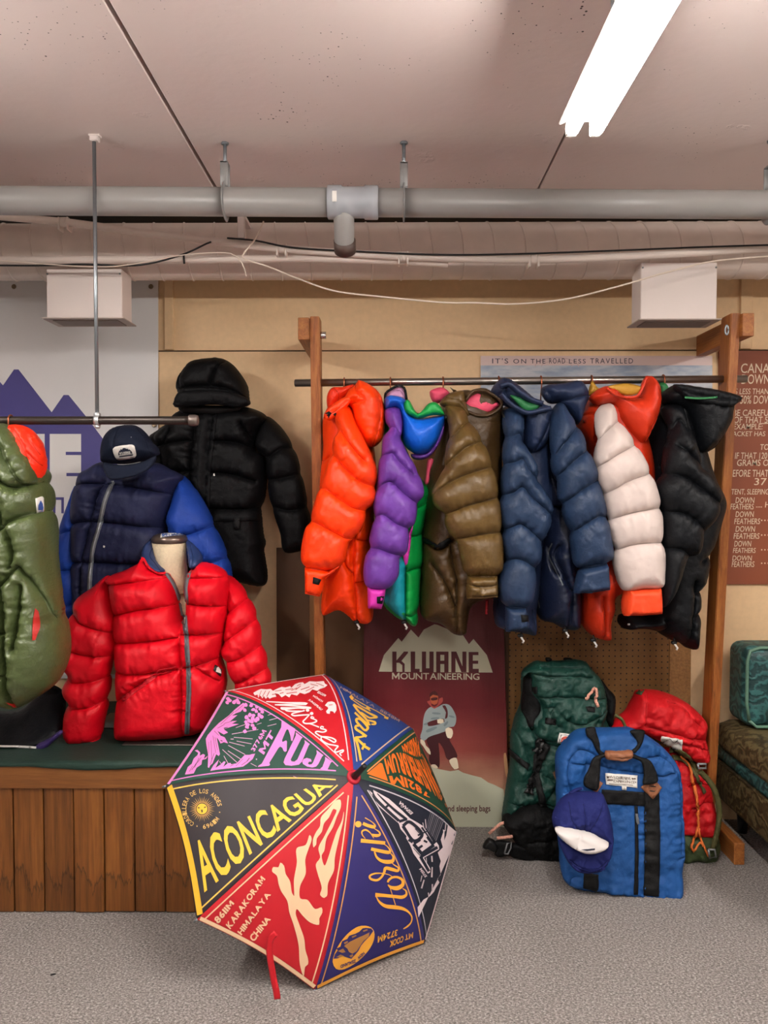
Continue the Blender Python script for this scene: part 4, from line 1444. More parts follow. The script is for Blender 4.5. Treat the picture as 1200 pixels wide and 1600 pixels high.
# ------------------------------------------------------------------ banner on the left wall
bn = thing('wall_banner', 'large grey white wall banner with purple mountain logo behind the left rail', 'banner', P(120, 1050, 3.44))
BNY = 3.438
M_BANINK = M_PURPLE_INK
sheet('banner_sheet', [(-330, 437), (247, 437), (247.5, 1060), (-330, 1060)], BNY, 0.004, M_BANNER, bn)
bl_ = lambda x, y: (127 - (722 - x) * 0.70, 772 - (412 - y) * 0.70)
mt = T('M -1300,1355 -1200,1000 -900,760 -800,850 -560,560 -380,740 -150,620 0,715 18,735 80,645 106,645 294,888 362,790 390,790 500,925 590,1045 640,1120 690,1240 740,1355')
flat('logo_mountain', [fill(mt)], BNY, M_BANINK, bn, 0.001)
lets = [fill([bl_(*q) for q in p]) for ch in 'KLUA' for p in LOGO_LET[ch]]
E_ = [(78, 678), (127, 678), (127, 706), (103, 706), (103, 711), (127, 711), (127, 739), (104, 739), (104, 744), (127, 744), (127, 776), (78, 776)]
N_ = [(0, 678), (24, 678), (53, 735), (53, 678), (70, 678), (70.5, 770), (55, 776), (28, 720), (24, 776), (0, 776)]
flat('logo_lettering', lets + [fill(E_), fill(N_)], BNY, M_LETTER, bn, 0.0018)
sm = []
for i in range(-5, 4):
    x0 = 83 + i * 26
    sm.append(fill([(x0, 777), (x0 + 17, 777), (x0 + 17, 802), (x0 + 13, 802), (x0 + 13, 781), (x0 + 4, 781), (x0 + 4, 802), (x0, 802)]))
flat('logo_small_lettering', sm[5:6], BNY, M_BANINK, bn, 0.0018)
for gx, gy in ((22, 448), (236, 448), (241, 664)):
    c = P(gx, gy, BNY - 0.003)
    mesh_obj('grommet', *lathe(c, [(0.010, 0), (0.011, 0.002), (0.007, 0.004), (0.004, 0.002)], 16, (0, -1, 0)), plain('brass_grommet', '#8f7d68', 0.35, 0.8), bn)

# ------------------------------------------------------------------ wall poster, small card, brown sign
ps = thing('wall_poster', 'landscape wall poster with cloudy sky, mostly hidden behind the jackets', 'poster', P(930, 650, 3.445))
PPY = 3.444
sheet('poster_sheet', [(751, 556), (1113, 556), (1113, 650), (751, 650)], PPY, 0.003, plain('poster_pink_band', '#cbb0aa', 0.35), ps)
q = N('poster_sky')
nz = q.noise(q.coord((2.2, 1, 9)), 2.2, 6, 0.6)
r = q.ramp(nz, 'Fac', [(0.25, '#5b6f88'), (0.45, '#8d98a8'), (0.6, '#b3b3b8'), (0.75, '#8f98ad')])
q.l(r, 'Color', q.b, 'Base Color')
q.b.inputs['Roughness'].default_value = 0.35
flat('poster_picture', [fill([(751, 571), (1113, 571), (1113, 650), (751, 650)])], PPY, q.m, ps, 0.001)
flat('poster_lettering', [text_px("IT'S", ((769, 568), (794, 568), (794, 560), (769, 560)), 0.0, space=1.2), text_px('ON', ((802, 568), (822, 568), (822, 561), (802, 561)), space=1.3),
                          text_px('THE', ((829, 568), (852, 568), (852, 561), (829, 561)), space=1.25), text_px('ROAD', ((858, 568), (883, 568), (883, 560), (858, 560)), space=1.2),
                          text_px('LESS', ((889, 568), (915, 568), (915, 561), (889, 561)), space=1.25), text_px('TRAVELLED', ((922, 568), (989, 568), (989, 560), (922, 560)), space=1.25)], PPY, M_INK, ps, 0.0015)
arc = [(870 + 34 * math.cos(a), 573 - 14 * math.sin(a)) for a in np.linspace(0, math.pi, 16)]
flat('poster_emblem', [strip(arc, 1.2, 3, False), strip([(870 + 24 * math.cos(a), 573 - 9 * math.sin(a)) for a in np.linspace(0, math.pi, 16)], 1.0, 3, False)], PPY, plain('poster_rose_ink', '#b89a96', 0.5), ps, 0.0012)
cd = thing('wall_card', 'small white card pinned to the wall beside the right rack post', 'card', P(1098, 722, 3.445))
sheet('card_sheet', [(1088, 698), (1107, 698), (1107, 722), (1088, 722)], 3.446, 0.003, M_LABEL, cd)
flat('card_print', [fill([(1089, 707), (1098, 707), (1098, 711), (1089, 711)])], 3.446, M_BLUEINK, cd, 0.001)

sg = thing('brown_sign', 'tall brown hand-lettered sign about down on the wall behind the right post', 'sign', P(1210, 913, 3.44))
SGY = 3.436
sheet('sign_board', [(1124, 548), (1330, 548), (1330, 913), (1124, 913)], SGY, 0.012, M_SIGN, sg)
rows = [('CANADIAN', 1157, 1240, 568, 583), ('DOWN', 1158, 1202, 585, 600), ('IS LESS THAN', 1146, 1200, 607, 616), ('50% DOWN', 1156, 1212, 618, 631), ('BE CAREFUL', 1145, 1206, 640, 650),
        ('OF THAT 50%', 1146, 1212, 651, 661), ('EXAMPLE:', 1145, 1191, 662, 671), ('JACKET HAS', 1141, 1195, 674, 684), ('TOP', 1187, 1206, 694, 703), ('IF THAT 120', 1148, 1198, 707, 717),
        ('GRAMS OF', 1151, 1206, 718, 728), ('BEFORE THAT', 1139, 1200, 734, 745), ('37', 1178, 1197, 747, 758), ('TENT, SLEEPING BAG', 1142, 1219, 764, 774), ('DOWN', 1149, 1178, 777, 786), ('FEATHERS', 1141, 1177, 787, 796),
        ('.... H', 1181, 1202, 784, 793), ('DOWN', 1149, 1177, 799, 808), ('FEATHERS', 1147, 1187, 810, 819), ('DOWN', 1149, 1179, 822, 831), ('FEATHERS', 1146, 1186, 833, 842), ('DOWN', 1147, 1173, 845, 854),
        ('FEATHERS', 1145, 1180, 856, 864), ('DOWN', 1144, 1174, 868, 876), ('FEATHERS', 1143, 1178, 877, 886)]
ms = [text_px(tx, ((x0, y1), (x1, y1), (x1 + 1, y0), (x0 + 1, y0)), 0.004) for tx, x0, x1, y0, y1 in rows]
for yy in (812, 835, 858, 879):
    ms += [fill([(x, yy), (x + 2, yy), (x + 2, yy + 2), (x, yy + 2)]) for x in range(1189, 1205, 5)]
ms.append(fill([(1186, 661.5), (1212, 660), (1212, 661.3), (1186, 662.8)]))
for m_ in ms[:len(rows)]:
    flat('painted_lettering', [m_], SGY, M_SIGNTXT, sg, 0.0012)
flat('painted_dots', ms[len(rows):], SGY, M_SIGNTXT, sg, 0.0012)

# ------------------------------------------------------------------ maroon fluted sign leaning on the wall
SB, ST = 3.36, 3.428
mz = lambda x, y: SB + (ST - SB) * np.clip((1303 - np.asarray(y, float)) / 370.0, -0.2, 1.2)
cs = thing('leaning_sign', 'maroon mountaineering sign board with a climber on a snow ridge, leaning on the hardboard', 'sign', P(682, 1302, SB))
z0, z1 = 0.0, 1.05
M_GRAD = ramp_z('maroon_fade', [(0.0, '#c79f7d'), (0.2, '#b5846a'), (0.36, '#8a3f38'), (0.6, '#6b1b22'), (1.0, '#6a1c24')], 0.1, 0.95, 0.12, 5, 0.4)
nt = M_GRAD.node_tree
wv = nt.nodes.new('ShaderNodeTexWave')
wv.inputs['Scale'].default_value = 60
tc_ = nt.nodes.new('ShaderNodeTexCoord')
nt.links.new(tc_.outputs['Object'], wv.inputs['Vector'])
bp_ = nt.nodes.new('ShaderNodeBump')
bp_.inputs['Strength'].default_value = 0.25
bp_.inputs['Distance'].default_value = 0.002
nt.links.new(wv.outputs['Fac'], bp_.inputs['Height'])
nt.links.new(bp_.outputs['Normal'], nt.nodes['Principled BSDF'].inputs['Normal'])
sheet('sign_board', [(569, 935), (786, 935), (796, 1302), (566, 1302)], mz, 0.006, M_GRAD, cs)
M_SNOW = plain('snow_print', '#c8cbb2', 0.45)
Nf = lambda pts: [(590 + x / 4.571, 960 + y / 4.571) for x, y in pts]
flat('snow_ridge_print', [fill([(566, 1150), (600, 1150)] + T('N 385,1085 440,1105 520,1120 575,1110 610,1130 680,1150 740,1165 790,1200 830,1215 900,1250 905,1300') + [(795.5, 1301), (566.5, 1301)])], mz, M_SNOW, cs, 0.0008)
flat('logo_mountain', [fill(Nf(LOGO_MTN))], mz, M_CREAM, cs, 0.001)
flat('logo_lettering', [fill(Nf(p)) for ch in 'KLUANE' for p in LOGO_LET[ch]], mz, M_MAROON, cs, 0.0018)
q4 = lambda a, b, c, d: tuple(Nf([a, b, c, d]))
flat('logo_small_lettering', [text_px('MOUNTAINEERING', q4((103, 463), (727, 467), (727, 420), (103, 415)), 0.01, space=1.12)], mz, M_CREAM, cs, 0.0018)
flat('caption', [text_px('and sleeping bags', q4((482, 1420), (805, 1420), (805, 1362), (482, 1362)), 0.015)], mz, M_MAROON, cs, 0.0018)
# the printed climber
climber = [('#9aa7a6', ['N 345,690 380,660 420,665 470,640 510,645 545,690 562,745 545,800 505,805 490,830 440,850 380,885 350,890 330,905 305,880 320,820 328,740']),
           ('#3f0f16', ['N 350,890 440,850 490,840 520,910 555,970 568,1020 500,1035 470,960 437,915 442,1000 435,1095 372,1060 370,960']),
           ('#7a8a8c', ['N 330,780 380,770 380,778 330,790', 'N 390,700 450,705 450,712 390,708', 'N 510,720 550,730 548,738 508,728', 'N 345,830 420,800 425,808 350,842', 'N 470,790 500,760 505,770 478,800', 'N 380,740 440,735 440,742 380,748']),
           ('#54141a', ['N 355,775 475,745 478,765 360,795', 'N 462,650 480,648 500,690 495,740 480,745 488,700']),
           ('#e9dcc0', ['N 425,750 470,748 472,772 428,776', 'N 485,815 505,805 530,815 538,850 522,885 500,880 488,850', 'N 305,890 335,905 345,935 370,960 378,1000 355,985 325,940 305,915', 'N 512,1040 560,1022 575,1070 578,1095 548,1105 530,1085', 'N 380,1075 410,1070 432,1095 400,1095']),
           ('#b14a44', ['N 352,620 375,612 385,650 405,660 430,640 440,600 462,590 465,620 430,655 405,672 370,645']),
           ('#c0603a', ['N 375,590 395,560 425,565 432,600 425,635 405,645 385,635']),
           ('#4a1612', ['N 372,590 375,560 410,545 428,560 432,580 395,572', 'N 380,598 428,592 428,606 382,612']),
           ('#d8a878', ['N 902,990 912,985 928,1150 920,1160'])]
for i, (c, ps_) in enumerate(climber):
    for p in ps_:
        flat('climber_print', [fill(T(p), True)], mz, plain('print_' + c[1:], c, 0.5), cs, 0.0012 + 0.0004 * i)

# ------------------------------------------------------------------ black parka on the wall
WYP = 3.3
t = thing('down_parka', 'black hooded down parka hung flat against the cream wall', 'jacket', P(360, 910, WYP))
puff('sleeve', T('G 130,480 60,520 10,560 -30,650 -30,760 60,800 130,760 140,620'), WYP - 0.02, 0.06, 0.05, M_PARKA, t, [T('G 0,700 60,690 130,650')])
torso = puff('body', T('G 60,560 130,482 220,392 450,382 650,366 785,432 730,520 718,640 778,700 772,960 752,1020 762,1200 776,1260 766,1300 776,1526 560,1500 100,1400 90,1000 100,700'), WYP, 0.11, 0.07, M_PARKA, t,
             [T('G 100,620 300,588 335,592'), T('G 445,590 600,600 705,632'), T('G 100,800 220,790 322,785'), T('G 420,792 560,802 730,850'), T('G 460,385 436,580 418,760 410,1000 420,1100 420,1450'), T('G 360,410 330,600 318,880 390,1050'),
              T('G 640,480 690,560 720,640'), T('G 180,520 140,620'), T('G 430,1030 600,1035 750,1025')], q=0.4, wq=0.035, scal=1.0, pucker=0.009)
puff('sleeve', T('G 782,430 862,482 962,632 1012,800 1052,1000 1075,1150 1065,1295 1020,1302 908,1312 880,1190 822,1010 790,830 778,700 716,640 738,520'), WYP - 0.04, 0.07, 0.05, M_PARKA, t,
     [T('G 720,640 800,690 890,640 962,632'), T('G 790,840 900,830 1012,800'), T('G 840,1020 950,1040 1052,1020'), T('G 716,640 760,700')], q=0.4, wq=0.04, scal=1.5)
puff('hood', T('G 178,358 215,290 200,250 210,180 250,110 300,66 400,45 490,42 560,80 620,150 660,220 672,310 678,336 622,366 560,362 440,346 300,356'), WYP - 0.05, 0.13, 0.08, M_PARKA, t,
     [T('G 203,258 320,250 440,246 560,262 672,312'), T('G 528,75 480,150 450,246'), T('G 268,105 240,190 246,250')], q=0.3, wq=0.03)
puff('hood_brim', T('G 178,358 210,262 320,254 440,250 560,266 668,314 676,336 622,366 560,362 440,346 300,356'), WYP - 0.16, 0.03, 0.02, M_PARKA2, t, [T('G 200,340 300,345 440,336 600,350')], q=0.2, wq=0.01)
puff('collar_opening', T('G 205,360 440,352 618,370 600,388 460,412 300,402 222,396'), WYP - 0.08, 0.04, 0.03, plain('black_lining', '#050506', 0.8), t)
decal('pocket_flap', [T('G 436,1042 580,1040 728,1048 726,1108 580,1112 432,1116')], [torso], M_PARKA2, t, 0.008, thick=0.008)
decal('pocket_tab', [T('G 570,1092 614,1092 610,1166 572,1166')], [torso], M_WEB, t, 0.012, thick=0.005)
decal('storm_placket', [T('G 372,410 458,392 438,580 418,760 408,1000 400,1050 330,880 332,600')], [torso], M_PARKA2, t, 0.006, thick=0.006)
decal('snap', [T('G 434,806 446,806 446,818 434,818')], [torso], M_LABEL, t, 0.008, thick=0.003)

# ------------------------------------------------------------------ navy and royal jacket on a mannequin, with cap
MY = 3.12
mq = thing('mannequin', 'mannequin form under the navy and royal blue jacket and cap, hidden but for its shape', 'mannequin', (P(205, 900, MY)[0], MY, CT))
cx_ = P(205, 900, MY)[0]
mesh_obj('torso', *lathe((cx_, MY, 0.75), [(0.10, 0), (0.13, 0.1), (0.13, 0.3), (0.14, 0.5), (0.1, 0.66), (0.055, 0.72), (0.05, 0.83)], 24, sx=1.15, sy=0.6), M_LINEN, mq)
mesh_obj('stand', *join(tube([(cx_, MY, CT), (cx_, MY, 0.8)], 0.012, 12), span((cx_ - 0.13, MY - 0.1, CT), (cx_ + 0.13, MY + 0.1, CT + 0.006), 0.002)), M_PLATE, mq)
t = thing('down_jacket', 'navy down jacket with royal blue sleeves, behind the red one on the platform', 'jacket', P(210, 1000, MY))
puff('sleeve', T('F 170,430 100,600 50,750 20,900 5,1050 25,1250 60,1380 140,1380 200,1100 190,800 190,560'), MY - 0.02, 0.075, 0.06, M_ROYAL, t, [T('F 60,740 120,720 190,700'), T('F 20,950 100,960 190,950'), T('F 20,1160 110,1180 190,1160')], scal=1.5, label='dark royal blue sleeve')
torso = puff('body', T('F 335,285 240,330 200,352 165,432 142,560 140,760 140,900 150,1100 190,1400 500,1420 800,1150 780,900 722,690 742,620 780,480 822,380 740,330 650,292 480,380'), MY, 0.13, 0.09, M_NAVY, t,
             [T('F 160,440 250,424 375,425'), T('F 375,425 520,440 640,462 795,496'), T('F 130,690 220,660 310,652'), T('F 310,652 450,664 600,684 722,694'), T('F 130,915 240,902 270,900'), T('F 260,902 420,906 620,915 800,900'),
              T('F 386,412 340,520 300,690 262,830 246,960 240,1090')], q=0.35, wq=0.05, pucker=0.009)
decal('zip_tape', [band_poly(T('F 386,412 340,520 300,690 262,830 246,960 240,1090 240,1200'), 6.5)], [torso], M_ZIP, t, 0.004, thick=0.004)
decal('zip_teeth', [band_poly(T('F 386,412 340,520 300,690 262,830 246,960 240,1090 240,1200'), 2.0)], [torso], M_ZIP2, t, 0.007, thick=0.004)
puff('sleeve', T('F 822,378 882,440 962,560 1022,690 1102,880 1124,990 1130,1150 1050,1250 950,1100 860,920 728,692 762,540 800,410'), MY - 0.03, 0.085, 0.06, M_ROYAL, t,
     [T('F 730,692 800,745 850,742 950,712 1022,686'), T('F 880,930 930,934 1020,912 1105,882')], q=0.4, wq=0.05, scal=1.5, label='royal blue sleeve')
decal('lint', [T('F 326,808 338,812 334,824 325,820')], [torso], M_LABEL, t, 0.003)

cp = thing('baseball_cap', 'navy flat-brimmed cap with white logo patch worn on the navy jacket mannequin', 'cap', P(200, 750, 3.02))
crown = puff('crown', T('F 326,292 318,250 322,190 340,130 370,90 410,66 460,56 530,60 590,105 632,165 664,195 672,240 655,252 600,275 480,300 400,300'), 3.03, 0.095, 0.075, M_CAP, cp,
             [T('F 462,58 448,120 440,190'), T('F 535,62 600,140 650,240')], q=0.06, wq=0.012, pucker=0.002, crumple=0.003)
puff('brim', T('F 325,292 400,303 480,302 580,282 655,248 652,285 600,340 540,370 450,392 372,398 338,362'), lambda x, y: 2.955 - 0.06 * np.clip((np.asarray(y, float) - 722) / 27, 0, 1.2), 0.012, 0.01, M_CAP, cp, crumple=0.001)
decal('button', [T('F 448,54 472,54 474,66 446,66')], [crown], M_CAP, cp, 0.006, thick=0.005)
decal('eyelet', [T('F 496,130 503,130 503,137 496,137')], [crown], M_ZIP, cp, 0.002)
pq = T('F 410,271 531,253 517,180 386,196')
pat = decal('logo_patch', [T('F 398,194 505,180 517,186 531,246 524,256 420,272 408,266 386,206')], [crown], M_LABEL, cp, 0.004, 3, True, thick=0.003, label='white logo patch')


def logo_decal(name, quad, base, parent, mtn, let, off, bar=True, mid=None):
    bl, br, tr, tl = [np.array(v, float) for v in quad]
    f0 = homography(bl, br, tr, tl)
    inset = lambda V: f0(np.c_[0.14 + 0.72 * V[:, 0], 0.3 + 0.56 * V[:, 1]])
    g = lambda pts: inset(np.array([((x - 8) / 814.0, (415 - y) / 345.0) for x, y in pts]))
    b = base if isinstance(base, BVHTree) else bvh_of([base])
    ms1 = [fill(g(LOGO_MTN))]
    if bar:
        ms1.append(fill(f0(np.array([(0.16, 0.14), (0.86, 0.14), (0.86, 0.24), (0.16, 0.24)]))))
    lay_mesh(name + '_mountain', ms1, b, mtn, parent, off)
    if let:
        lay_mesh(name + '_lettering', [fill(g(p)) for ch in 'KLUANE' for p in LOGO_LET[ch]], b, let, parent, off + 0.0012)


logo_decal('logo', pq, pat, pat, M_INK, M_LABEL, 0.0012)

# ------------------------------------------------------------------ red jacket on the front mannequin
JY = 2.93
mq = thing('mannequin', 'linen mannequin with bronze neck cap and steel base wearing the red jacket', 'mannequin', (P(265, 1160, JY)[0], JY, CT))
MQ = JY + 0.085
nx0, nx1 = P(238.5, 880, MQ), P(293, 880, MQ)
nc = (nx0 + nx1) / 2
zt, zn = P(265, 846, MQ)[2], P(265, 905, MQ)[2]
zbot = P(250, 1158, JY - 0.02)[2]
rr = (nx1 - nx0)[0] / 2
tz0 = zbot
mesh_obj('torso', *lathe((nc[0] - 0.02, MQ, 0), [(0.17, tz0), (0.178, tz0 + 0.01), (0.172, tz0 + 0.1), (0.15, tz0 + 0.25), (0.168, tz0 + 0.42), (0.15, tz0 + 0.54), (0.10, zn - 0.06), (rr * 1.02, zn)], 40, sx=1.0, sy=0.58), M_LINEN, mq)
mesh_obj('neck', *lathe((nc[0], MQ, 0), [(rr * 1.25, zn - 0.05), (rr * 1.0, zn), (rr * 0.95, (zn + zt) / 2), (rr * 1.0, zt)], 36, sy=0.95), M_LINEN, mq)
capm = mesh_obj('neck_cap', *lathe((nc[0], MQ, zt), [(rr * 0.98, -0.006), (rr * 1.03, 0.0), (rr * 1.03, 0.012), (rr * 0.93, 0.022), (rr * 0.7, 0.03), (rr * 0.35, 0.034), (0.002, 0.035)], 40), M_BRONZE, mq)
mesh_obj('base_plate', *span((P(191, 1170, 2.82)[0], 2.815, CT), (P(330, 1170, 2.82)[0], 3.04, CT + 0.006), 0.002), M_PLATE, mq, False)
mesh_obj('pole', *tube([(nc[0] - 0.02, MQ, CT), (nc[0] - 0.02, MQ, tz0 + 0.02)], 0.012, 12), M_PLATE, mq)
capb = bvh_of([capm])
st = decal('logo_sticker', [T('H 566,72 572,45 600,28 640,24 680,38 702,56 660,58 610,64')], capb, M_LABEL, mq, 0.0012, 3, label='white and blue logo sticker')
decal('logo_print', [T('H 572,62 578,46 592,52 604,32 622,42 640,28 655,42 672,40 690,52 640,46 600,56')], capb, M_BLUEINK, st, 0.002, 3)
lay_mesh('logo_lettering', [text_px('KLUANE', T('H 580,70 695,56 692,44 578,56'), 0.012)], capb, M_BLUEINK, st, 0.0025)

t = thing('down_jacket', 'bright red quilted down jacket with navy collar on the front mannequin', 'jacket', P(265, 1150, JY))
puff('sleeve', T('H 282,288 200,350 120,410 90,480 55,600 60,680 48,780 62,840 46,900 62,975 52,1080 60,1200 110,1213 232,1190 242,1100 272,980 282,880 292,830 288,770 322,700 327,590 322,480 300,340'), JY - 0.03, 0.085, 0.06, M_RED, t,
     [T('H 95,478 160,530 240,562 328,592'), T('H 62,655 130,692 240,712 322,715'), T('H 52,825 120,852 220,846 294,830'), T('H 60,980 130,992 200,986 272,960'), T('H 58,1185 110,1195 230,1172')], q=0.4, wq=0.05, scal=2.5)
puff('sleeve', T('H 938,285 1000,330 1052,400 1102,520 1122,640 1152,750 1167,872 1100,892 990,902 960,830 908,690 912,660 932,560 942,420'), JY + 0.0, 0.08, 0.055, M_RED, t,
     [T('H 948,480 1000,440 1052,398'), T('H 915,645 1010,580 1095,518'), T('H 925,755 1020,720 1122,660'), T('H 975,872 1060,832 1152,785')], q=0.4, wq=0.045, scal=2.0)
torso = puff('body', T('H 280,292 380,246 462,200 475,175 520,230 585,264 604,264 650,340 686,480 700,520 716,480 706,340 732,250 760,238 792,206 900,240 940,288 946,400 930,560 910,690 902,740 926,820 926,910 882,1010 832,1112 715,1156 600,1166 440,1176 342,1160 338,960 330,700 324,600 320,480 296,340'), JY - 0.0, 0.14, 0.085, M_RED, t,
             [T('H 290,328 430,306 630,284'), T('H 722,284 830,280 938,284'), T('H 325,490 480,452 664,430'), T('H 714,420 830,425 944,440'), T('H 328,632 500,620 698,596'), T('H 712,585 830,580 928,586'), T('H 334,792 500,790 704,762'), T('H 730,756 820,740 903,722'),
              T('H 700,500 706,560 722,760 726,900 715,1156'), T('H 345,960 550,812 665,778'), T('H 790,745 905,840')], q=0.35, wq=0.05, pucker=0.009)
zp = T('H 700,500 706,560 720,760 725,900 718,1060 714,1150')
decal('zip_tape', [band_poly(zp, 6.5)], [torso], M_ZIP, t, 0.006, 4, thick=0.005)
decal('zip_teeth', [band_poly(zp, 2.0)], [torso], plain('zip_teeth_dark', '#54585e', 0.4, 0.4), t, 0.009, 4, thick=0.004)
decal('zip_tape', [band_poly(T('H 598,268 640,330 668,400 690,500'), 4.5), band_poly(T('H 730,255 708,340 712,420 704,500'), 4.5)], [torso], M_ZIP, t, 0.004, 4, thick=0.004)
decal('zip_pull', [T('H 692,506 712,506 710,550 696,550')], [torso], M_CAST, t, 0.013, 4, thick=0.006)
decal('pocket_welt', [T('H 345,952 560,800 655,780 560,830 362,975')], [torso], nylon('red_welt', '#b80a1c', 0.55), t, 0.003, 4, thick=0.003)
fl = decal('pocket_label', [T('H 858,800 866,772 902,798 896,838')], [torso], plain('label_black', '#16171a', 0.5), t, 0.006, 3, thick=0.003, label='small black logo label')
decal('label_print', [T('H 866,812 870,790 880,785 890,800 895,822')], [torso], M_LABEL, fl, 0.009, 3)
cyc = lambda x, y: JY - 0.025 + 0.10 * np.clip((893 - np.asarray(y, float)) / 48, 0, 1)
col = [puff('collar', T('H 466,192 480,112 520,84 524,130 540,200 592,258 562,263 508,230'), cyc, 0.05, 0.03, M_COLLAR, t, [T('H 530,110 520,170 580,255')], q=0.2, wq=0.02, label='navy collar lining'),
       puff('collar', T('H 714,84 762,120 797,182 791,222 760,244 732,242 722,180 716,130'), cyc, 0.05, 0.03, M_COLLAR, t, [T('H 740,110 760,180 745,235')], q=0.2, wq=0.02, label='navy collar lining')]
puff('collar_edge', band_poly(T('H 464,200 468,180 505,236 560,268 596,264'), 3.5), JY - 0.05, 0.015, 0.008, M_RED, t, smooth=False)
puff('collar_back', T('H 470,180 520,90 620,70 720,90 795,190 700,215 560,215'), JY + 0.155, 0.02, 0.02, M_COLLAR, t)

# ------------------------------------------------------------------ sage green vest on the left rail
VY = 2.5
hanger(17, P(17, 657, VY), 0.0135, 'copper-coloured hook of the hanger holding the sage green down vest on the left rail', None, VY)
t = thing('down_vest', 'glossy sage green down vest with orange hood lining hanging on the left rail', 'vest', P(20, 1100, VY))
body = puff('body', T('E -280,120 -120,80 0,75 60,90 120,200 205,290 228,420 242,560 244,700 268,860 292,1000 302,1100 292,1180 250,1270 200,1310 150,1342 95,1378 20,1352 -100,1372 -300,1300 -330,700'), VY, 0.15, 0.10, M_SAGE, t,
            [T('E -200,345 -60,352 0,352 45,336 78,332'), T('E 78,332 130,362 170,352 222,335'), T('E 52,345 72,420 84,528'), T('E -220,600 -60,606 0,590 40,572 90,540 116,512'), T('E 116,512 165,490 236,465'),
             T('E 100,540 122,600 132,655 124,715'), T('E -240,800 -60,820 10,800 75,800 120,752 158,712'), T('E 158,712 200,775 240,850 278,960'), T('E 75,800 94,900 100,1000 105,1200 108,1372'), T('E -200,1000 0,1002 95,1010'),
             T('E -200,1185 0,1188 102,1200'), T('E 168,800 166,880 158,960 142,1075'), T('E -120,420 -115,590'), T('E -125,640 -125,800'), T('E -110,840 -100,1360')], q=0.46, wq=0.045, pucker=0.008, scal=1.5, crumple=0.003)
decal('pocket_lining', [T('E 148,1070 150,980 160,920 176,935 184,985 184,1010 162,1068')], [body], nylon('dark_red_lining', '#a81a12', 0.5), t, 0.004, 3, label='red pocket lining')
decal('hem_lining', [T('E 22,1354 60,1362 90,1376 60,1376')], [body], nylon('dark_red_lining', '#a81a12', 0.5), t, 0.006, 3)
puff('hood_lining', T('E 48,75 100,72 142,92 196,170 207,260 188,322 165,334 120,300 80,160'), VY - 0.03, 0.07, 0.05, M_HOTRED, t, [T('E 90,90 150,180 170,320'), T('E 150,120 200,210'), T('E 160,200 205,260')], q=0.25, wq=0.02, label='orange red hood lining')
puff('hood', T('E -120,70 -20,66 20,64 52,82 104,150 140,215 166,272 162,342 128,350 90,330 40,230 0,140 -80,120'), VY - 0.06, 0.09, 0.05, M_SAGE, t, [T('E -40,75 20,110 70,200 130,330')], q=0.15, wq=0.03, crumple=0.006)
vl = decal('logo_label', [T('E 162,412 190,402 198,408 200,470 168,476')], [body], M_LABEL, t, 0.006, 2.5, thick=0.003, label='white logo label')
decal('label_print', [T('E 172,462 172,440 182,420 188,432 194,450 194,462'), T('E 173,470 195,467 195,464 173,467')], [body], M_BLUEINK, vl, 0.009, 2.5)

# ------------------------------------------------------------------ black folded garment on the platform
BGY = 2.78
bg = thing('folded_garment', 'black folded garment with white and purple edging lying on the green cloth', 'garment', P(40, 1165, BGY))
puff('body', T('E -300,1400 -100,1390 100,1385 190,1290 230,1272 298,1310 300,1420 282,1492 165,1560 0,1562 -300,1552'), lambda x, y: 3.02 - 0.2 * np.clip((np.asarray(y, float) - 1080) / 85, 0, 1.1), 0.05, 0.05, M_BLACKN, bg, back=0.3)
puff('white_edge', band_poly(T('E -300,1554 0,1560 110,1562 168,1566'), 3.5), 2.785, 0.008, 0.005, M_WHITE, bg, smooth=False)
puff('purple_edge', T('E 165,1558 230,1520 284,1484 292,1492 240,1545 190,1582 168,1574'), 2.8, 0.015, 0.01, nylon('purple_trim', '#3b2a66', 0.5), bg)

# ------------------------------------------------------------------ umbrella
HUB = np.array([-0.11750, 2.44770, 0.56997])
AX = np.array([0.43028, -0.62978, 0.64671])
AX /= np.linalg.norm(AX)
UR, UH = 0.53977, 0.29056
e1 = np.cross(-AX, [0, 0, 1.0])
e1 /= np.linalg.norm(e1)
e2 = np.cross(-AX, e1)
SPIN = 3.52279
RHO = (UR * UR + UH * UH) / (2 * UH)


def rib_pt(s, k, drop=0.0):
    a = SPIN + k * math.pi / 4
    d = math.cos(a) * e1 + math.sin(a) * e2
    prof = 0.72 * (RHO - math.sqrt(RHO ** 2 - (UR * s) ** 2)) / UH + 0.28 * s
    return HUB + d * UR * s - AX * (UH * prof + drop)


def panel_pt(s, t, k):
    ss = s * (1 - 0.012 * math.sin(math.pi * t) * s)
    a, b = rib_pt(ss, k), rib_pt(ss, k + 1)
    return a * (1 - t) + b * t + AX * 0.012 * math.sin(math.pi * t) * s


um = thing('umbrella', 'open eight-panel umbrella printed with mountain pennants, standing on the carpet', 'umbrella', (-0.1, 2.45, 0))
PANELS = [('#21463a', '#e27ac6', '#e58acb', 0.012), ('#bb1622', '#ecd9d6', '#e9d2d0', 0.008), ('#1d3a7c', '#d9b08a', '#1d3a7c', 0.006), ('#15402f', '#d98a52', '#e8641f', 0.012),
          ('#1b1f2e', '#cfc6cc', '#e6d0d2', 0.012), ('#2b2566', '#d99a55', '#eda53a', 0.012), ('#bd1a26', '#eccba0', '#eec9a0', 0.012), ('#332d31', '#f0c054', '#f4b832', 0.02)]
NS, NT = 40, 24
canopy = []
umats = {}


def ink(c, rough=0.5):
    if c not in umats:
        umats[c] = plain('print_' + c[1:], c, rough)
    return umats[c]


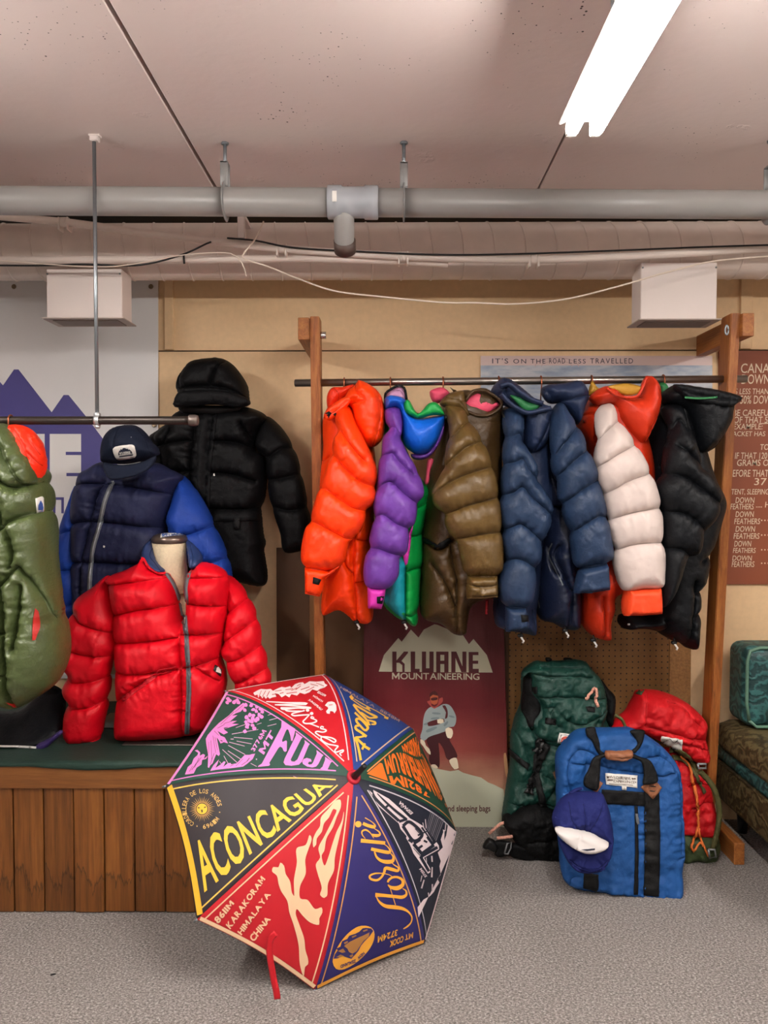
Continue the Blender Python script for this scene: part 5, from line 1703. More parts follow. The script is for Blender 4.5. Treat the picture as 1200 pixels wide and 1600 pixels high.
def panel_strip(k, curves, w, lift):
    """a printed line of width w along (s, t) curves of one canopy panel"""
    ms = []
    for cu in curves:
        pts = np.array([panel_pt(s, t, k) for s, t in cu])
        tg = np.gradient(pts, axis=0)
        tg /= np.linalg.norm(tg, axis=1)[:, None]
        nr = []
        for s, t in cu:
            s0, t0 = max(s, 0.03), min(max(t, 0.02), 0.98)
            du = panel_pt(s0 + 0.005, t0, k) - panel_pt(s0 - 0.005, t0, k)
            dv = panel_pt(s0, t0 + 0.01, k) - panel_pt(s0, t0 - 0.01, k)
            n = np.cross(du, dv)
            n /= np.linalg.norm(n)
            nr.append(n if n @ AX > 0 else -n)
        nr = np.array(nr)
        sd = np.cross(nr, tg)
        V = np.vstack([pts + sd * w / 2 + nr * lift, pts - sd * w / 2 + nr * lift])
        n = len(pts)
        ms.append((V, [(i, i + 1, n + i + 1, n + i) for i in range(n - 1)]))
    return join(*ms)


panels = []
for k, (base, line, hem, hw) in enumerate(PANELS):
    V, Fc = [], []
    for i in range(NS + 1):
        for j in range(NT + 1):
            V.append(panel_pt(0.02 + 0.98 * i / NS, j / NT, k))
    for i in range(NS):
        for j in range(NT):
            a = i * (NT + 1) + j
            Fc.append((a, a + 1, a + NT + 2, a + NT + 1))
    o = mesh_obj('canopy_panel', V, Fc, plain('canopy_' + base[1:], base, 0.55, bump=0.08, bscale=30, spec=0.4), um)
    mo = o.modifiers.new('cloth_thickness', 'SOLIDIFY')
    mo.thickness = 0.0008
    mo.offset = 0
    panels.append(o)
    ch = lambda s: 2 * UR * s * math.sin(math.pi / 8)
    ins = 0.016
    A_, B_ = [], []
    s0 = 0.12
    for s in np.linspace(s0, 0.985, 40):
        A_.append((s, min(ins / ch(s), 0.5)))
        B_.append((s, 1 - min(ins / ch(s), 0.5)))
    mesh_obj('printed_border', *panel_strip(k, [A_, B_], 0.0042, 0.0012), ink(line), o)
    mesh_obj('printed_hem', *panel_strip(k, [[(1.0 - hw * 0.5 / UR, t) for t in np.linspace(0.01, 0.99, 24)]], hw, 0.0014), ink(hem), o)
for k in range(8):
    rb = mesh_obj('rib', *tube([rib_pt(s, k, 0.004) for s in np.linspace(0.03, 1.004, 20)], 0.002, 6), M_BLACK, um)
    mesh_obj('rib_tip', *tube([rib_pt(0.995, k, 0.002), rib_pt(1.012, k, 0.002)], 0.0035, 8), M_ZINC, rb)
    mesh_obj('stretcher', *tube([HUB - AX * 0.30, rib_pt(0.5, k, 0.006)], 0.002, 6), M_BLACK, rb)
mesh_obj('shaft', *tube([HUB - AX * 0.78, HUB + AX * 0.012], 0.006, 12), M_BLACK, um)
hd = HUB - AX * 0.74
side = np.cross(AX, [0, 0, 1.0])
side /= np.linalg.norm(side)
mesh_obj('handle', *tube([hd, hd - AX * 0.06] + [hd - AX * (0.06 + 0.025 * math.sin(a)) + side * (0.025 - 0.025 * math.cos(a)) for a in np.linspace(0.3, math.pi, 8)], 0.010, 12), M_BLACK, um)
mesh_obj('hub_ring', *lathe(HUB, [(0.022, -0.008), (0.024, -0.002), (0.022, 0.006), (0.013, 0.008), (0.012, 0.002)], 28, AX), plain('red_ring', '#b3122a', 0.5), um)
mesh_obj('ferrule', *lathe(HUB, [(0.011, -0.004), (0.0115, 0.01), (0.0095, 0.04), (0.0085, 0.085), (0.006, 0.088)], 20, AX), M_BLACK, um)
UB = bvh_of(panels)
OFF = 0.0022


def up(k, name, col, polys, smooth=False, off=OFF, step=5.0):
    decal(name, polys, UB, ink(col), panels[k], off, step, smooth)


def us(k, name, col, lines, w, off=OFF, smooth=True):
    ms = []
    for l in lines:
        ww = w
        if isinstance(l, tuple) and len(l) == 2 and not np.isscalar(l[1]) is False and isinstance(l[0], list):
            l, ww = l
        ms.append(strip(l, ww, 3.0, smooth))
    lay_mesh(name, ms, UB, ink(col), panels[k], off)


def ut(k, name, col, items, off=OFF):
    ms = []
    for it in items:
        txt, quad, bold = it[:3]
        nx = it[3] if len(it) > 3 else 8
        ms.append(text_px(txt, quad, bold, nx, 4))
    lay_mesh(name, ms, UB, ink(col), panels[k], off)


# Aconcagua
ut(7, 'printed_lettering', '#f5c63c', [('ACONCAGUA', tuple(T('X 240,782 1046,110 962,84 158,470')), 0.02, 14)])
sunc = np.array(T('X 224,256')[0])
up(7, 'printed_sun', '#f5c63c', [[sunc + np.array([8.4 * math.cos(a), 8.4 * math.sin(a)]) for a in np.linspace(0, 2 * math.pi, 20)[:-1]]])
rl = []
for i in range(32):
    a = 2 * math.pi * i / 32
    d = np.array([math.cos(a), math.sin(a)])
    nn = np.array([-d[1], d[0]])
    r1_ = 20.5 if i % 2 else 18.5
    rl.append([sunc + d * 9.5 - nn * 0.75, sunc + d * r1_, sunc + d * 9.5 + nn * 0.75])
up(7, 'printed_sun_rays', '#d9a75a', rl)
face = [T('X 196,248 206,244 212,250 204,254'), T('X 236,246 246,240 250,246 240,252'), T('X 218,262 228,260 230,276 222,280')]
up(7, 'printed_sun_face', '#4a3320', face, off=OFF + 0.001)


def ring_text(txt, c, r, a0, a1, h, inward=False):
    out = []
    n = len(txt)
    for i, chh in enumerate(txt):
        if chh == ' ':
            continue
        a = a0 + (a1 - a0) * (i + 0.5) / n
        d = np.array([math.cos(a), math.sin(a)])
        tdir = np.array([-d[1], d[0]]) if a1 > a0 else np.array([d[1], -d[0]])
        hw = abs(a1 - a0) * r / n * 0.40
        if chh == '.':
            hw *= 0.4
        upv = -d if inward else d
        p = c + d * r
        hh = h * (0.3 if chh == '.' else 1)
        out.append(text_px(chh, (p - tdir * hw - upv * hh / 2, p + tdir * hw - upv * hh / 2, p + tdir * hw + upv * hh / 2, p - tdir * hw + upv * hh / 2), 0.01))
    return out


lay_mesh('printed_ring_lettering', ring_text('CORDILLERA DE LOS ANDES', sunc, 28.0, math.radians(118), math.radians(352), 7.0) + ring_text('. 6961M .', sunc, 28.0, math.radians(112), math.radians(5), 7.0, True), UB, ink('#e0b463'), panels[7], OFF)

# K2
k2a = T('X 1010,258 1058,204 1085,198 1090,240 1062,310 1040,370 1000,440 985,520 970,545 988,610 1010,560 1038,470 1062,400 1095,330 1108,272 1106,320 1078,440 1052,560 1046,640 1010,720 1002,800 985,812 960,792 970,750 945,660 934,600 960,560 950,500 990,420 1040,320 1062,262 1045,255 1015,310 985,345 970,400 940,440 935,480 920,497 915,450 935,400 960,362 965,310')
k2b = T('X 660,645 668,618 700,620 712,590 735,610 745,660 772,705 785,780 797,800 797,700 815,590 815,500 870,480 895,418 908,440 890,500 868,570 870,660 835,740 838,815 880,822 930,880 970,870 974,902 955,940 954,978 900,965 850,920 815,880 808,905 832,980 860,1060 870,1140 885,1190 885,1225 868,1240 858,1300 835,1230 825,1100 795,980 768,900 755,830 715,765 700,720 690,672')
up(6, 'printed_summit_figure', '#efc9a0', [k2a, k2b], True, step=4)
ut(6, 'printed_lettering', '#efc9a0', [('8611M', tuple(T('X 326,975 426,846 400,824 294,942')), 0.04), ('KARAKORAM', tuple(T('X 400,1008 620,695 592,672 370,978')), 0.04), ('HIMALAYA', tuple(T('X 470,1045 654,790 626,770 442,1022')), 0.04), ('CHINA', tuple(T('X 548,1088 654,945 628,920 515,1056')), 0.04)])

CROPS.update(a=(380, 1050, 6.6667), b=(540, 1075, 10.0), c=(565, 1140, 7.5), d=(560, 1220, 7.5), e=(545, 1270, 8.425), f=(270, 1080, 8.0), g=(390, 1110, 8.571), h=(510, 1420, 7.5))


def vstroke(s, k=1.0):
    """a brush stroke: crop letter, then x,y,width triples"""
    w = s.split()
    ox, oy, sc = CROPS[w[0]]
    a = np.array([[float(v) for v in q.split(',')] for q in w[1:]])
    p3 = np.c_[ox + a[:, 0] / sc, oy + a[:, 1] / sc, a[:, 2] / sc * k]
    if len(p3) > 2:
        n = len(p3)
        out = []
        for i in range(n - 1):
            b_, c_ = p3[i], p3[i + 1]
            a_ = p3[i - 1] if i else 2 * b_ - c_
            d_ = p3[i + 2] if i + 2 < n else 2 * c_ - b_
            m = max(2, int(np.linalg.norm((c_ - b_)[:2]) / 1.2))
            for j in range(m):
                t = j / m
                out.append(0.5 * (2 * b_ + (c_ - a_) * t + (2 * a_ - 5 * b_ + 4 * c_ - d_) * t * t + (3 * b_ - 3 * c_ + d_ - a_) * t ** 3))
        out.append(p3[-1])
        p3 = np.array(out)
    else:
        p3 = np.array([p3[0] + (p3[1] - p3[0]) * t for t in np.linspace(0, 1, 8)])
    t = np.gradient(p3[:, :2], axis=0)
    t /= np.linalg.norm(t, axis=1)[:, None] + 1e-9
    nn = np.c_[-t[:, 1], t[:, 0]]
    hw = np.clip(p3[:, 2:3], 0.4, None) / 2
    A = p3[:, :2] + nn * hw
    B = p3[:, :2] - nn * hw
    n = len(A)
    return np.vstack([A, B]), [(i, i + 1, n + i + 1, n + i) for i in range(n - 1)]


def brush(k, name, col, strokes, off=OFF, wk=1.0):
    lay_mesh(name, [vstroke(s, wk) for s in strokes], UB, ink(col), panels[k], off)


def band_text(txt, low, high, bold, nx=24, ny=4):
    """letters filling the band between two traced lines"""
    V, Fc = text_mesh(txt, bold, nx, ny)
    lo, hi = np.array(low, float), np.array(high, float)

    def at_(l, u):
        f = u * (len(l) - 1)
        i = np.clip(f.astype(int), 0, len(l) - 2)
        r = (f - i)[:, None]
        return l[i] * (1 - r) + l[i + 1] * r
    return at_(lo, V[:, 0]) * (1 - V[:, 1:2]) + at_(hi, V[:, 0]) * V[:, 1:2], Fc


def blob(x, y, r, n=9):
    return [(x + r * (0.65 + 0.6 * random.random()) * math.cos(2 * math.pi * i / n), y + r * (0.65 + 0.6 * random.random()) * math.sin(2 * math.pi * i / n)) for i in range(n)]


# Fuji
PK = '#ee86cf'
FJ = ['g 430,135 610,250 605,300 575,412 555,410 545,340 520,265 500,255 480,290 435,400 440,428 490,405 500,420 498,545 475,560 455,545 440,505 410,487 385,510 265,705 275,730 260,745 110,760 120,745 165,715 425,230',
      'g 620,297 710,365 690,385 550,660 560,685 600,690 640,660 740,440 735,400 805,455 790,475 700,690 660,730 560,745 480,735 455,700 470,650 620,340',
      'g 895,535 988,605 970,620 920,720 890,755 840,768 770,755 715,720 705,690 725,655 765,640 820,655 830,690 795,690 780,715 800,730 830,725 850,700 900,580',
      'g 1010,625 1105,690 1085,705 1045,790 1055,812 945,785 960,770 975,760 1010,665']
up(0, 'printed_lettering', PK, [T(z) for z in FJ], False, OFF, 4)
ut(0, 'printed_small_lettering', PK, [('MT', tuple(T('g 192,598 340,318 282,262 118,545')), 0.04), ('3776M', tuple(T('g 66,556 232,280 172,262 14,532')), 0.03)])
MT_ = 'f 880,150 908,165 890,215 850,260 790,280 740,310 810,302 720,378 805,375 740,410 828,415 700,460 640,480 692,520 640,545 560,500 600,560 650,580 692,655 640,640 600,658 575,612 550,580 570,680 592,790 575,814 545,790 520,850 500,905 470,930 455,962 440,955 445,800 420,660 415,600 440,550 510,470 580,400 700,310 770,240 830,190'
TR = ['f 155,1045 190,950 240,910 262,850 280,830 310,805 322,775 275,745 310,735 345,770 340,812 380,788 405,800 390,850 440,810 420,850 370,862 360,920 300,960 265,1030 210,1040',
      'f 470,1000 510,930 580,855 560,910 540,960 600,920 640,880 662,885 632,950 690,905 725,900 730,918 800,905 900,800 960,800 990,790 1030,785 1000,850 930,910 880,945 760,962 640,975 550,985']
up(0, 'printed_mountain', PK, [T(MT_)] + [T(z) for z in TR], False, OFF, 3)
random.seed(11)
bl0 = [(980, 180), (1050, 205), (1100, 230), (1005, 232), (1122, 262), (1045, 255), (965, 300), (1010, 305), (1078, 300), (1000, 345), (925, 330), (950, 372), (1035, 372), (918, 392), (1000, 430), (1020, 470), (930, 450), (905, 505), (900, 240), (1110, 325), (690, 100), (715, 122), (770, 142), (802, 120), (822, 150), (685, 145), (1060, 350), (985, 385), (940, 420), (916, 175)]
up(0, 'printed_blossom', PK, [[(270 + x / 8, 1080 + y / 8) for x, y in blob(x, y, 25)] for x, y in bl0], False, OFF, 3)
cuts = ['f 455,640,4 450,780,4', 'f 480,620,5 490,860,5', 'f 505,560,5 540,780,5', 'f 530,580,5 560,740,5', 'f 520,500,5 580,560,5', 'f 560,470,5 650,420,6', 'f 640,410,5 740,380,5', 'f 600,420,5 770,260,6', 'f 640,470,14 690,455,6', 'f 600,620,12 625,630,10', 'f 470,920,6 520,780,6',
        'f 240,990,6 300,900,6', 'f 275,960,6 330,840,6', 'f 210,1010,5 250,940,5', 'f 310,900,6 360,830,5', 'f 540,960,5 570,900,5', 'f 720,945,6 760,920,6', 'f 930,880,9 960,840,9', 'f 860,930,6 930,880,6', 'f 790,940,5 880,850,5', 'f 780,265,5 880,180,5']
brush(0, 'printed_shading', '#21463a', cuts, OFF + 0.0008)
rays_ = ['f 765,580,8 1000,600,8', 'f 800,627,8 985,662,8', 'f 705,640,8 900,690,8', 'f 695,680,8 905,795,8', 'f 690,748,8 850,852,8', 'f 622,732,8 805,895,8', 'f 640,812,8 692,905,8', 'f 740,540,8 1070,482,7', 'f 790,460,7 930,412,7', 'f 725,602,10 762,602,10', 'f 975,905,7 1050,945,7', 'f 1040,852,14 1054,856,14', 'f 1050,420,6 1110,402,6',
         'g 265,135,8 388,102,8', 'g 240,215,8 360,185,8', 'g 245,70,8 305,48,8', 'g 105,190,7 160,172,7', 'g 585,885,5 640,905,5', 'f 585,880,7 610,915,7']
brush(0, 'printed_rays', '#d8a3c4', rays_)

# Murren
WM = '#f2e6e4'
brush(1, 'printed_script', WM, ['a 240,312,10 420,322,13 640,328,18 652,340,18 520,340,14 330,346,12', 'a 330,346,12 520,356,14 705,378,18 560,378,14 390,376,14', 'a 390,376,14 420,392,15 560,380,13 640,385,12', 'a 430,390,14 470,410,16 610,412,13',
                               'a 640,405,13 510,438,14 530,458,15 620,452,14 690,448,13', 'a 690,448,13 640,500,14 622,520,15 650,540,16 720,535,15 765,515,15 745,498,13 705,482,13 715,468,13 738,482,12', 'a 640,538,12 700,545,12 790,578,14', 'a 838,580,12 815,570,13 805,590,14 850,602,15 865,615,15 830,630,14 770,622,14 752,635,15 790,665,14',
                               'a 790,665,13 880,700,14 945,735,15 962,715,15 920,690,14 850,678,14 812,685,14 820,715,15 880,752,15 940,765,14 990,775,14', 'a 990,775,14 955,818,14 965,838,14 1040,815,14 1035,835,14 1005,850,13 1022,876,12'])
up(1, 'printed_umlaut', WM, [[(380 + (x + 19 * math.cos(t_)) / 6.6667, 1050 + (y + 16 * math.sin(t_)) / 6.6667) for t_ in np.linspace(0, 6.28, 11)[:-1]] for x, y in ((670, 402), (712, 436))], False, OFF, 3)
MW = ['a 105,222 150,195 185,180 240,185 285,180 310,200 360,175 400,158 440,165 490,150 500,170 540,130 580,115 620,110 640,130 690,100 760,105 840,98 850,125 878,140 850,165 800,180 770,200 720,185 690,215 640,235 590,220 560,250 500,235 480,270 440,245 400,268 370,235 330,225 345,262 300,270 275,285 255,262 235,285 215,255 200,280 180,250 155,272 150,240 120,248',
      'a 850,352 880,315 920,310 950,320 968,350 972,400 950,435 935,415 905,410 900,440 870,435 862,412 885,385 880,370']
up(1, 'printed_mountains', WM, [T(z) for z in MW], False, OFF, 3)
brush(1, 'printed_shading', '#bb1622', ['a 190,200,5 165,260,6', 'a 235,200,6 200,262,6', 'a 275,205,7 245,262,7', 'a 300,240,8 350,235,6', 'a 330,205,6 400,195,7', 'a 440,190,6 520,180,8', 'a 450,230,8 560,215,7', 'a 545,190,8 600,150,6', 'a 600,190,7 690,160,7', 'a 650,205,6 740,160,7', 'a 700,130,6 780,150,6', 'a 760,120,5 840,150,6', 'a 560,150,6 600,130,6', 'a 380,230,7 420,220,7', 'a 500,200,6 560,170,6', 'a 890,350,6 930,345,6'], OFF + 0.0008)
ut(1, 'printed_small_lettering', WM, [('EIGER', tuple(T('a 768,222 852,262 874,248 786,200')), 0.03, 3), ('MÖNCH', tuple(T('a 722,258 820,320 838,302 738,240')), 0.03, 3), ('JUNGFRAU', tuple(T('a 672,300 800,408 830,390 692,282')), 0.03, 4)])

# Everest
GE = '#f0b63f'
brush(2, 'printed_script', GE, ['b 70,125,50 110,180,50', 'b 105,188,14 240,285,16 360,345,20 385,365,16', 'b 135,178,12 330,290,14 480,365,14 620,450,16', 'b 600,460,34 665,480,36', 'b 325,295,36 375,330,40',
                               'b 115,262,30 200,370,34 300,470,34 365,560,22', 'b 120,258,26 240,325,28 350,390,28 450,440,36 492,462,26 430,470,26 360,465,26 240,380,16', 'b 140,388,30 230,470,32 330,560,34 385,580,20', 'b 240,420,14 330,500,20 400,520,28 455,540,34 462,568,30 400,572,22',
                               'b 330,655,40 345,620,40 300,560,36 230,495,34 170,490,38 170,530,36 230,600,34 290,660,34 335,660,40', 'b 325,765,40 240,700,38 170,655,38 150,620,36 165,595,34 205,600,26', 'b 320,745,34 230,770,30 150,785,36 175,860,38 205,980,38 235,1135,38', 'b 170,790,34 240,860,38 300,915,36', 'b 255,965,34 300,870,34', 'b 270,900,36 375,965,44'])
ut(2, 'printed_small_lettering', '#c29a86', [('HIMALAYA . 8848M', tuple(T('b -95,5 830,540 845,500 -75,-25')), 0.015, 12)])

# Masherbrum
OR = '#f2701f'
up(3, 'printed_triangle', OR, [T('c 60,520 212,392 240,400 305,605')])
cq = lambda s: T('c ' + s)
lay_mesh('printed_lettering', [band_text('MASHERBRUM', cq('712,345 690,345 655,352 615,338 560,312 515,285 470,268 400,270 330,288 258,345'), cq('935,838 900,812 840,765 765,700 690,640 620,590 540,548 460,518 385,508 300,525'), 0.045),
                               band_text('7821M', cq('770,745 700,680 620,620 540,575 440,528 315,545'), cq('800,805 720,772 640,722 565,692 480,672 340,632'), 0.04),
                               band_text('PAKISTAN', cq('652,78 600,98 560,130 520,155 462,190'), cq('690,322 645,325 590,305 540,278 488,262'), 0.05)], UB, ink(OR), panels[3], OFF)
up(3, 'printed_rim_stripes', OR, [T('c 655,80 690,160 800,400 1000,830 1112,1072 1088,1058 1030,995 950,835 925,815 800,600 722,350 695,300 690,240')], False, OFF, 4)
brush(3, 'printed_stripe_gaps', '#15402f', ['c 690,180,6 760,360,6 940,760,7', 'c 705,300,7 800,540,7 930,810,8', 'c 735,330,5 860,610,5 985,860,5', 'c 945,830,8 1010,980,8', 'c 980,880,5 1070,1040,5'], OFF + 0.0008)

# Teide
WH = '#e8d5d8'
up(4, 'printed_lettering_plate', WH, [T('d 118,108 182,165 170,108 262,160 352,210 510,350 600,440 700,498 752,530 792,590 822,640 884,742 910,718 938,758 942,802 870,842 762,902 838,1030 836,1072 810,1088 640,850 618,790 598,745 555,672 560,648 490,565 470,502 238,300 212,262')], False, OFF, 4)
brush(4, 'printed_lettering', '#1b1f2e', ['d 165,150,24 200,215,34 330,345,36 470,470,34', 'd 215,150,10 300,235,22 420,345,30 560,455,32', 'd 470,478,34 565,450,28', 'd 295,330,26 360,275,26', 'd 515,530,36 600,485,36 740,625,36 640,700,34 515,530,36', 'd 580,690,30 630,720,30', 'd 690,640,20 800,590,14', 'd 660,560,10 740,650,10',
                                         'd 640,740,38 745,865,38', 'd 735,855,38 880,752,38', 'd 645,735,36 720,690,30', 'd 700,790,30 745,758,26', 'd 800,655,30 870,750,34', 'd 760,700,24 800,720,24', 'd 725,892,34 920,778,36', 'd 720,885,36 820,1060,34', 'd 640,790,8 720,880,8', 'd 735,545,24 880,745,8'], OFF + 0.001)
ut(4, 'printed_small_lettering', WH, [('ESPAÑA', tuple(T('d 640,378 490,236 452,268 600,402')), 0.03), ('3715M', tuple(T('d 802,1118 738,1020 706,1036 778,1136')), 0.03)])
up(4, 'printed_snow', WH, [T('d 1045,515 1165,615 1080,820 960,1085 820,1350 700,1600 690,1480 760,1390 840,1345 880,1300 905,1250 945,1190 920,1150 960,1100 945,1000 960,940 925,840 985,780 960,690 990,600 985,570 1005,580 1000,700 1025,640')], False, OFF, 4)
brush(4, 'printed_streaks', '#77737b', ['d %d,%d,%d %d,%d,%d' % (845 + i * 19, 362 + i * 11, 5 + (i % 3) * 3, 790 + i * 14, 560 + i * 18, 5 + (i % 3) * 3) for i in range(9)])
brush(4, 'printed_rocks', '#cdbcc0', ['d 855,880,18 860,950,16', 'd 860,1010,14 855,1130,20', 'd 862,1210,16 860,1290,14', 'd 740,1110,10 725,1180,8', 'd 765,1160,14 735,1260,18', 'd 1020,500,10 1010,590,12', 'd 780,450,10 790,560,10', 'd 750,490,8 765,560,8', 'd 815,1310,14 822,1360,14', 'd 790,900,8 795,970,8'])

# Aoraki
AO = '#f5ad3a'
brush(5, 'printed_script', AO, ['e 345,1078,55 450,1085,44 600,1100,42 700,1108,44 752,1075,32 748,1025,20 705,995,10', 'e 350,1090,8 400,1170,28 480,1225,46 600,1240,52 700,1258,42 780,1302,26 826,1370,18 815,1440,18 770,1490,22 715,1525,14', 'e 540,985,10 575,1100,10 610,1210,10',
                               'e 510,945,14 560,982,42 640,988,58 705,945,46 702,885,36 640,847,30 570,850,30 522,885,30 508,915,24', 'e 580,850,8 520,812,10 420,795,14 330,800,22 272,832,26 292,872,30 370,885,30 430,840,28 462,780,32 482,728,42 560,742,46 640,762,34 648,722,20 600,690,14 560,655,8',
                               'e 545,530,10 582,580,24 572,632,46 500,645,52 420,628,40 362,580,28 335,510,20', 'e 290,475,42 400,500,44 520,520,44 538,492,24 500,440,12 440,400,8', 'e 155,365,52 300,380,46 475,397,46', 'e 215,340,8 175,290,14 172,245,20 220,225,22 280,265,14 325,335,8', 'e 300,290,30 360,300,40 405,288,28 395,250,18 330,205,8', 'e 182,140,42 250,168,42 325,185,42 342,165,22 300,120,10 210,65,14'])
up(5, 'printed_dot', AO, [[(545 + (122 + 43 * math.cos(t_)) / 8.425, 1270 + (150 + 41 * math.sin(t_)) / 8.425) for t_ in np.linspace(0, 6.28, 15)[:-1]]], False, OFF, 3)
up(5, 'printed_emblem', AO, [T('h 70,620 85,540 130,440 200,340 280,260 370,205 450,195 520,215 555,260 560,330 530,420 470,510 380,600 280,670 180,710 110,700')], True)
up(5, 'printed_emblem_mountain', '#2b2566', [T('h 80,580 95,530 130,480 110,460 160,440 180,375 240,350 265,310 330,290 380,265 420,225 460,220 520,225 545,255 500,320 440,380 400,430 370,490 290,580 250,570 190,550 130,575')], False, OFF + 0.001, 3)
up(5, 'printed_emblem_rock', '#b07a3e', [T('h 200,430 270,380 350,340 440,300 500,270 490,320 430,370 380,440 350,490 300,520 260,500 240,460'), T('h 130,490 190,460 220,500 180,510'), T('h 110,560 160,530 200,545 150,565'), T('h 200,390 240,370 250,385 210,410'), T('h 290,320 340,300 350,312 300,335'), T('h 420,250 470,232 480,245 430,265'), T('h 260,545 300,525 310,540 285,565')], False, OFF + 0.002, 3)
ut(5, 'printed_emblem_lettering', '#2b2566', [('NEW', tuple(T('h 430,498 356,562 374,594 448,522')), 0.03, 3), ('ZEALAND', tuple(T('h 340,584 158,655 163,692 346,622')), 0.03, 4)], OFF + 0.001)
ut(5, 'printed_small_lettering', AO, [('3724M', tuple(T('h 832,235 600,318 598,396 826,312')), 0.03), ('MT', tuple(T('h 1014,270 914,304 918,368 1010,338')), 0.03, 3), ('COOK', tuple(T('h 904,308 744,372 734,450 896,384')), 0.03, 5)])
puff('closing_strap', band_poly(T('X 686,1032 655,1062 644,1110 650,1200 662,1270 672,1330 688,1400 694,1446'), 10.5), lambda x, y: 2.13 + 0.0 * np.asarray(x), 0.003, 0.002, plain('red_strap', '#c41222', 0.5), um, smooth=False, pucker=0, crumple=0.001)

# ------------------------------------------------------------------ green backpack
gp = thing('hiking_backpack', 'tall dark green hiking backpack with black base leaning on the hardboard behind the blue pack', 'backpack', P(850, 1340, 3.12))
M_GPACK = nylon('pack_green', '#0c3930', 0.5, crush=0.8, spec=0.4)
M_PACKB = nylon('pack_black', '#0a0a0b', 0.65, crush=0.6, spec=0.15)
gy = lambda x, y: 3.115 + 0.14 * np.clip((1340 - np.asarray(y, float)) / 310, 0, 1.05)
main = puff('body', T('I 360,110 310,170 300,240 302,310 292,390 250,490 222,620 218,800 182,1050 165,1235 245,1160 420,1105 520,1150 600,1180 700,1150 760,800 900,640 955,575 925,480 900,300 800,150 600,90'), gy, 0.085, 0.06, M_GPACK, gp,
            [T('I 340,500 390,600 400,800 340,980'), T('I 250,560 330,700 370,860'), T('I 440,860 520,900 600,1000'), T('I 180,1060 300,1080 425,1075 560,1090'), T('I 400,600 500,640 640,660'), T('I 460,1060 560,880 600,800')], q=0.22, wq=0.03, crumple=0.012, cs=0.05)
base = puff('base', T('I 160,1225 245,1152 420,1100 520,1140 600,1172 640,1500 520,1520 390,1490 280,1420 230,1350'), lambda x, y: 3.1 + 0 * np.asarray(y), 0.07, 0.05, M_PACKB, gp, [T('I 260,1370 400,1345 600,1330')], q=0.2, crumple=0.008)
lid = puff('lid', T('I 415,62 480,66 600,56 765,60 830,130 890,200 922,310 930,400 905,500 880,580 840,600 700,615 600,660 480,640 395,590 405,490 440,440 432,360 385,290 370,180 352,140 302,200 304,150 350,100'), lambda x, y: gy(x, y) - 0.05, 0.075, 0.05, M_GPACK, gp,
           [T('I 372,138 500,150 640,148 800,165'), T('I 410,78 560,92 760,90'), T('I 400,310 560,302 720,308 890,318'), T('I 440,395 520,375 620,470 720,490 850,440 920,385'), T('I 520,380 500,430 560,520'), T('I 860,400 830,520 880,570')], q=0.22, wq=0.025, crumple=0.012, cs=0.05)
for q_ in ('I 480,36 520,36 530,60 486,62', 'I 612,40 660,36 700,60 620,62'):
    puff('haul_loop', T(q_), lambda x, y: gy(x, y) + 0.0, 0.01, 0.008, M_WEB, gp)
decal('logo_patch', [T('I 482,476 558,486 556,532 480,522')], [lid], M_WEB, gp, 0.004, 3, thick=0.003, label='small black logo patch')
for q_ in ('I 775,395 850,398 845,440 790,432', 'I 385,250 424,250 422,300 384,298'):
    decal('lash_patch', [T(q_)], [lid], M_WEB, gp, 0.006, 3, thick=0.003)
sidev = bvh_of([lid, main])
decal('side_panel', [T('I 332,165 378,185 386,290 436,370 442,440 400,500 390,570 360,540 330,470 306,420 318,280')], sidev, M_PACKB, gp, 0.005, 4, True, thick=0.004, label='black side panel')
puff('side_panel', T('I 888,195 940,260 992,320 985,470 962,580 930,520 900,480 905,400 890,300'), lambda x, y: gy(x, y) - 0.01, 0.04, 0.03, M_PACKB, gp, crumple=0.006, label='black side panel')
pb = decal('label_patch', [T('I 584,586 705,604 700,672 566,660')], [lid, main], M_LABEL, gp, 0.005, 3, thick=0.003, label='white label with red leaf mark')
pbv = bvh_of([lid, main])
decal('label_border', [T('I 596,598 694,612 692,664 582,652')], pbv, M_INK, pb, 0.0065, 3)
decal('label_field', [T('I 602,604 690,616 688,658 590,646')], pbv, M_LABEL, pb, 0.008, 3)
decal('leaf_mark', [T('I 598,648 602,628 625,616 650,618 640,640 618,652')], pbv, plain('leaf_red', '#b23a22', 0.5), pb, 0.0095, 3, True)
allg = bvh_of([main, lid, base])
decal('compression_strap', [T('I 220,705 232,712 366,828 348,862 226,752')], allg, M_WEB, gp, 0.008, 4, thick=0.004)
decal('lid_strap', [T('I 425,640 512,690 470,790 440,860 400,1000 345,985 390,860 410,740'), T('I 400,740 445,760 440,900 488,1130 445,1140 400,930')], allg, M_WEB, gp, 0.012, 4, thick=0.005)
for q_ in ('I 432,632 470,648 452,735 394,722 406,690 418,690', 'I 350,952 394,965 385,1045 332,1030'):
    decal('buckle', [T(q_)], allg, M_BLACK, gp, 0.022, 3, thick=0.014)
M_ROPE = plain('pink_flecked_cord', '#d69a86', 0.7, var=0.4, bscale=160)
cordpts, okk = lay(smooth_line(T('I 770,345 800,310 848,262 858,300 852,360 866,392'), False, 3), bvh_of([lid]), 0.008)
mesh_obj('zip_cord', *tube(cordpts[okk], 0.0062, 8), M_ROPE, gp)
mesh_obj('zip_cord', *tube(line3(T('I 66,1330 110,1290 150,1258 178,1248'), 3.08), 0.0062, 8), M_ROPE, gp)
mesh_obj('zip_cord', *tube(line3(T('I 124,1362 170,1358 240,1348'), 3.05), 0.0062, 8), M_ROPE, gp)
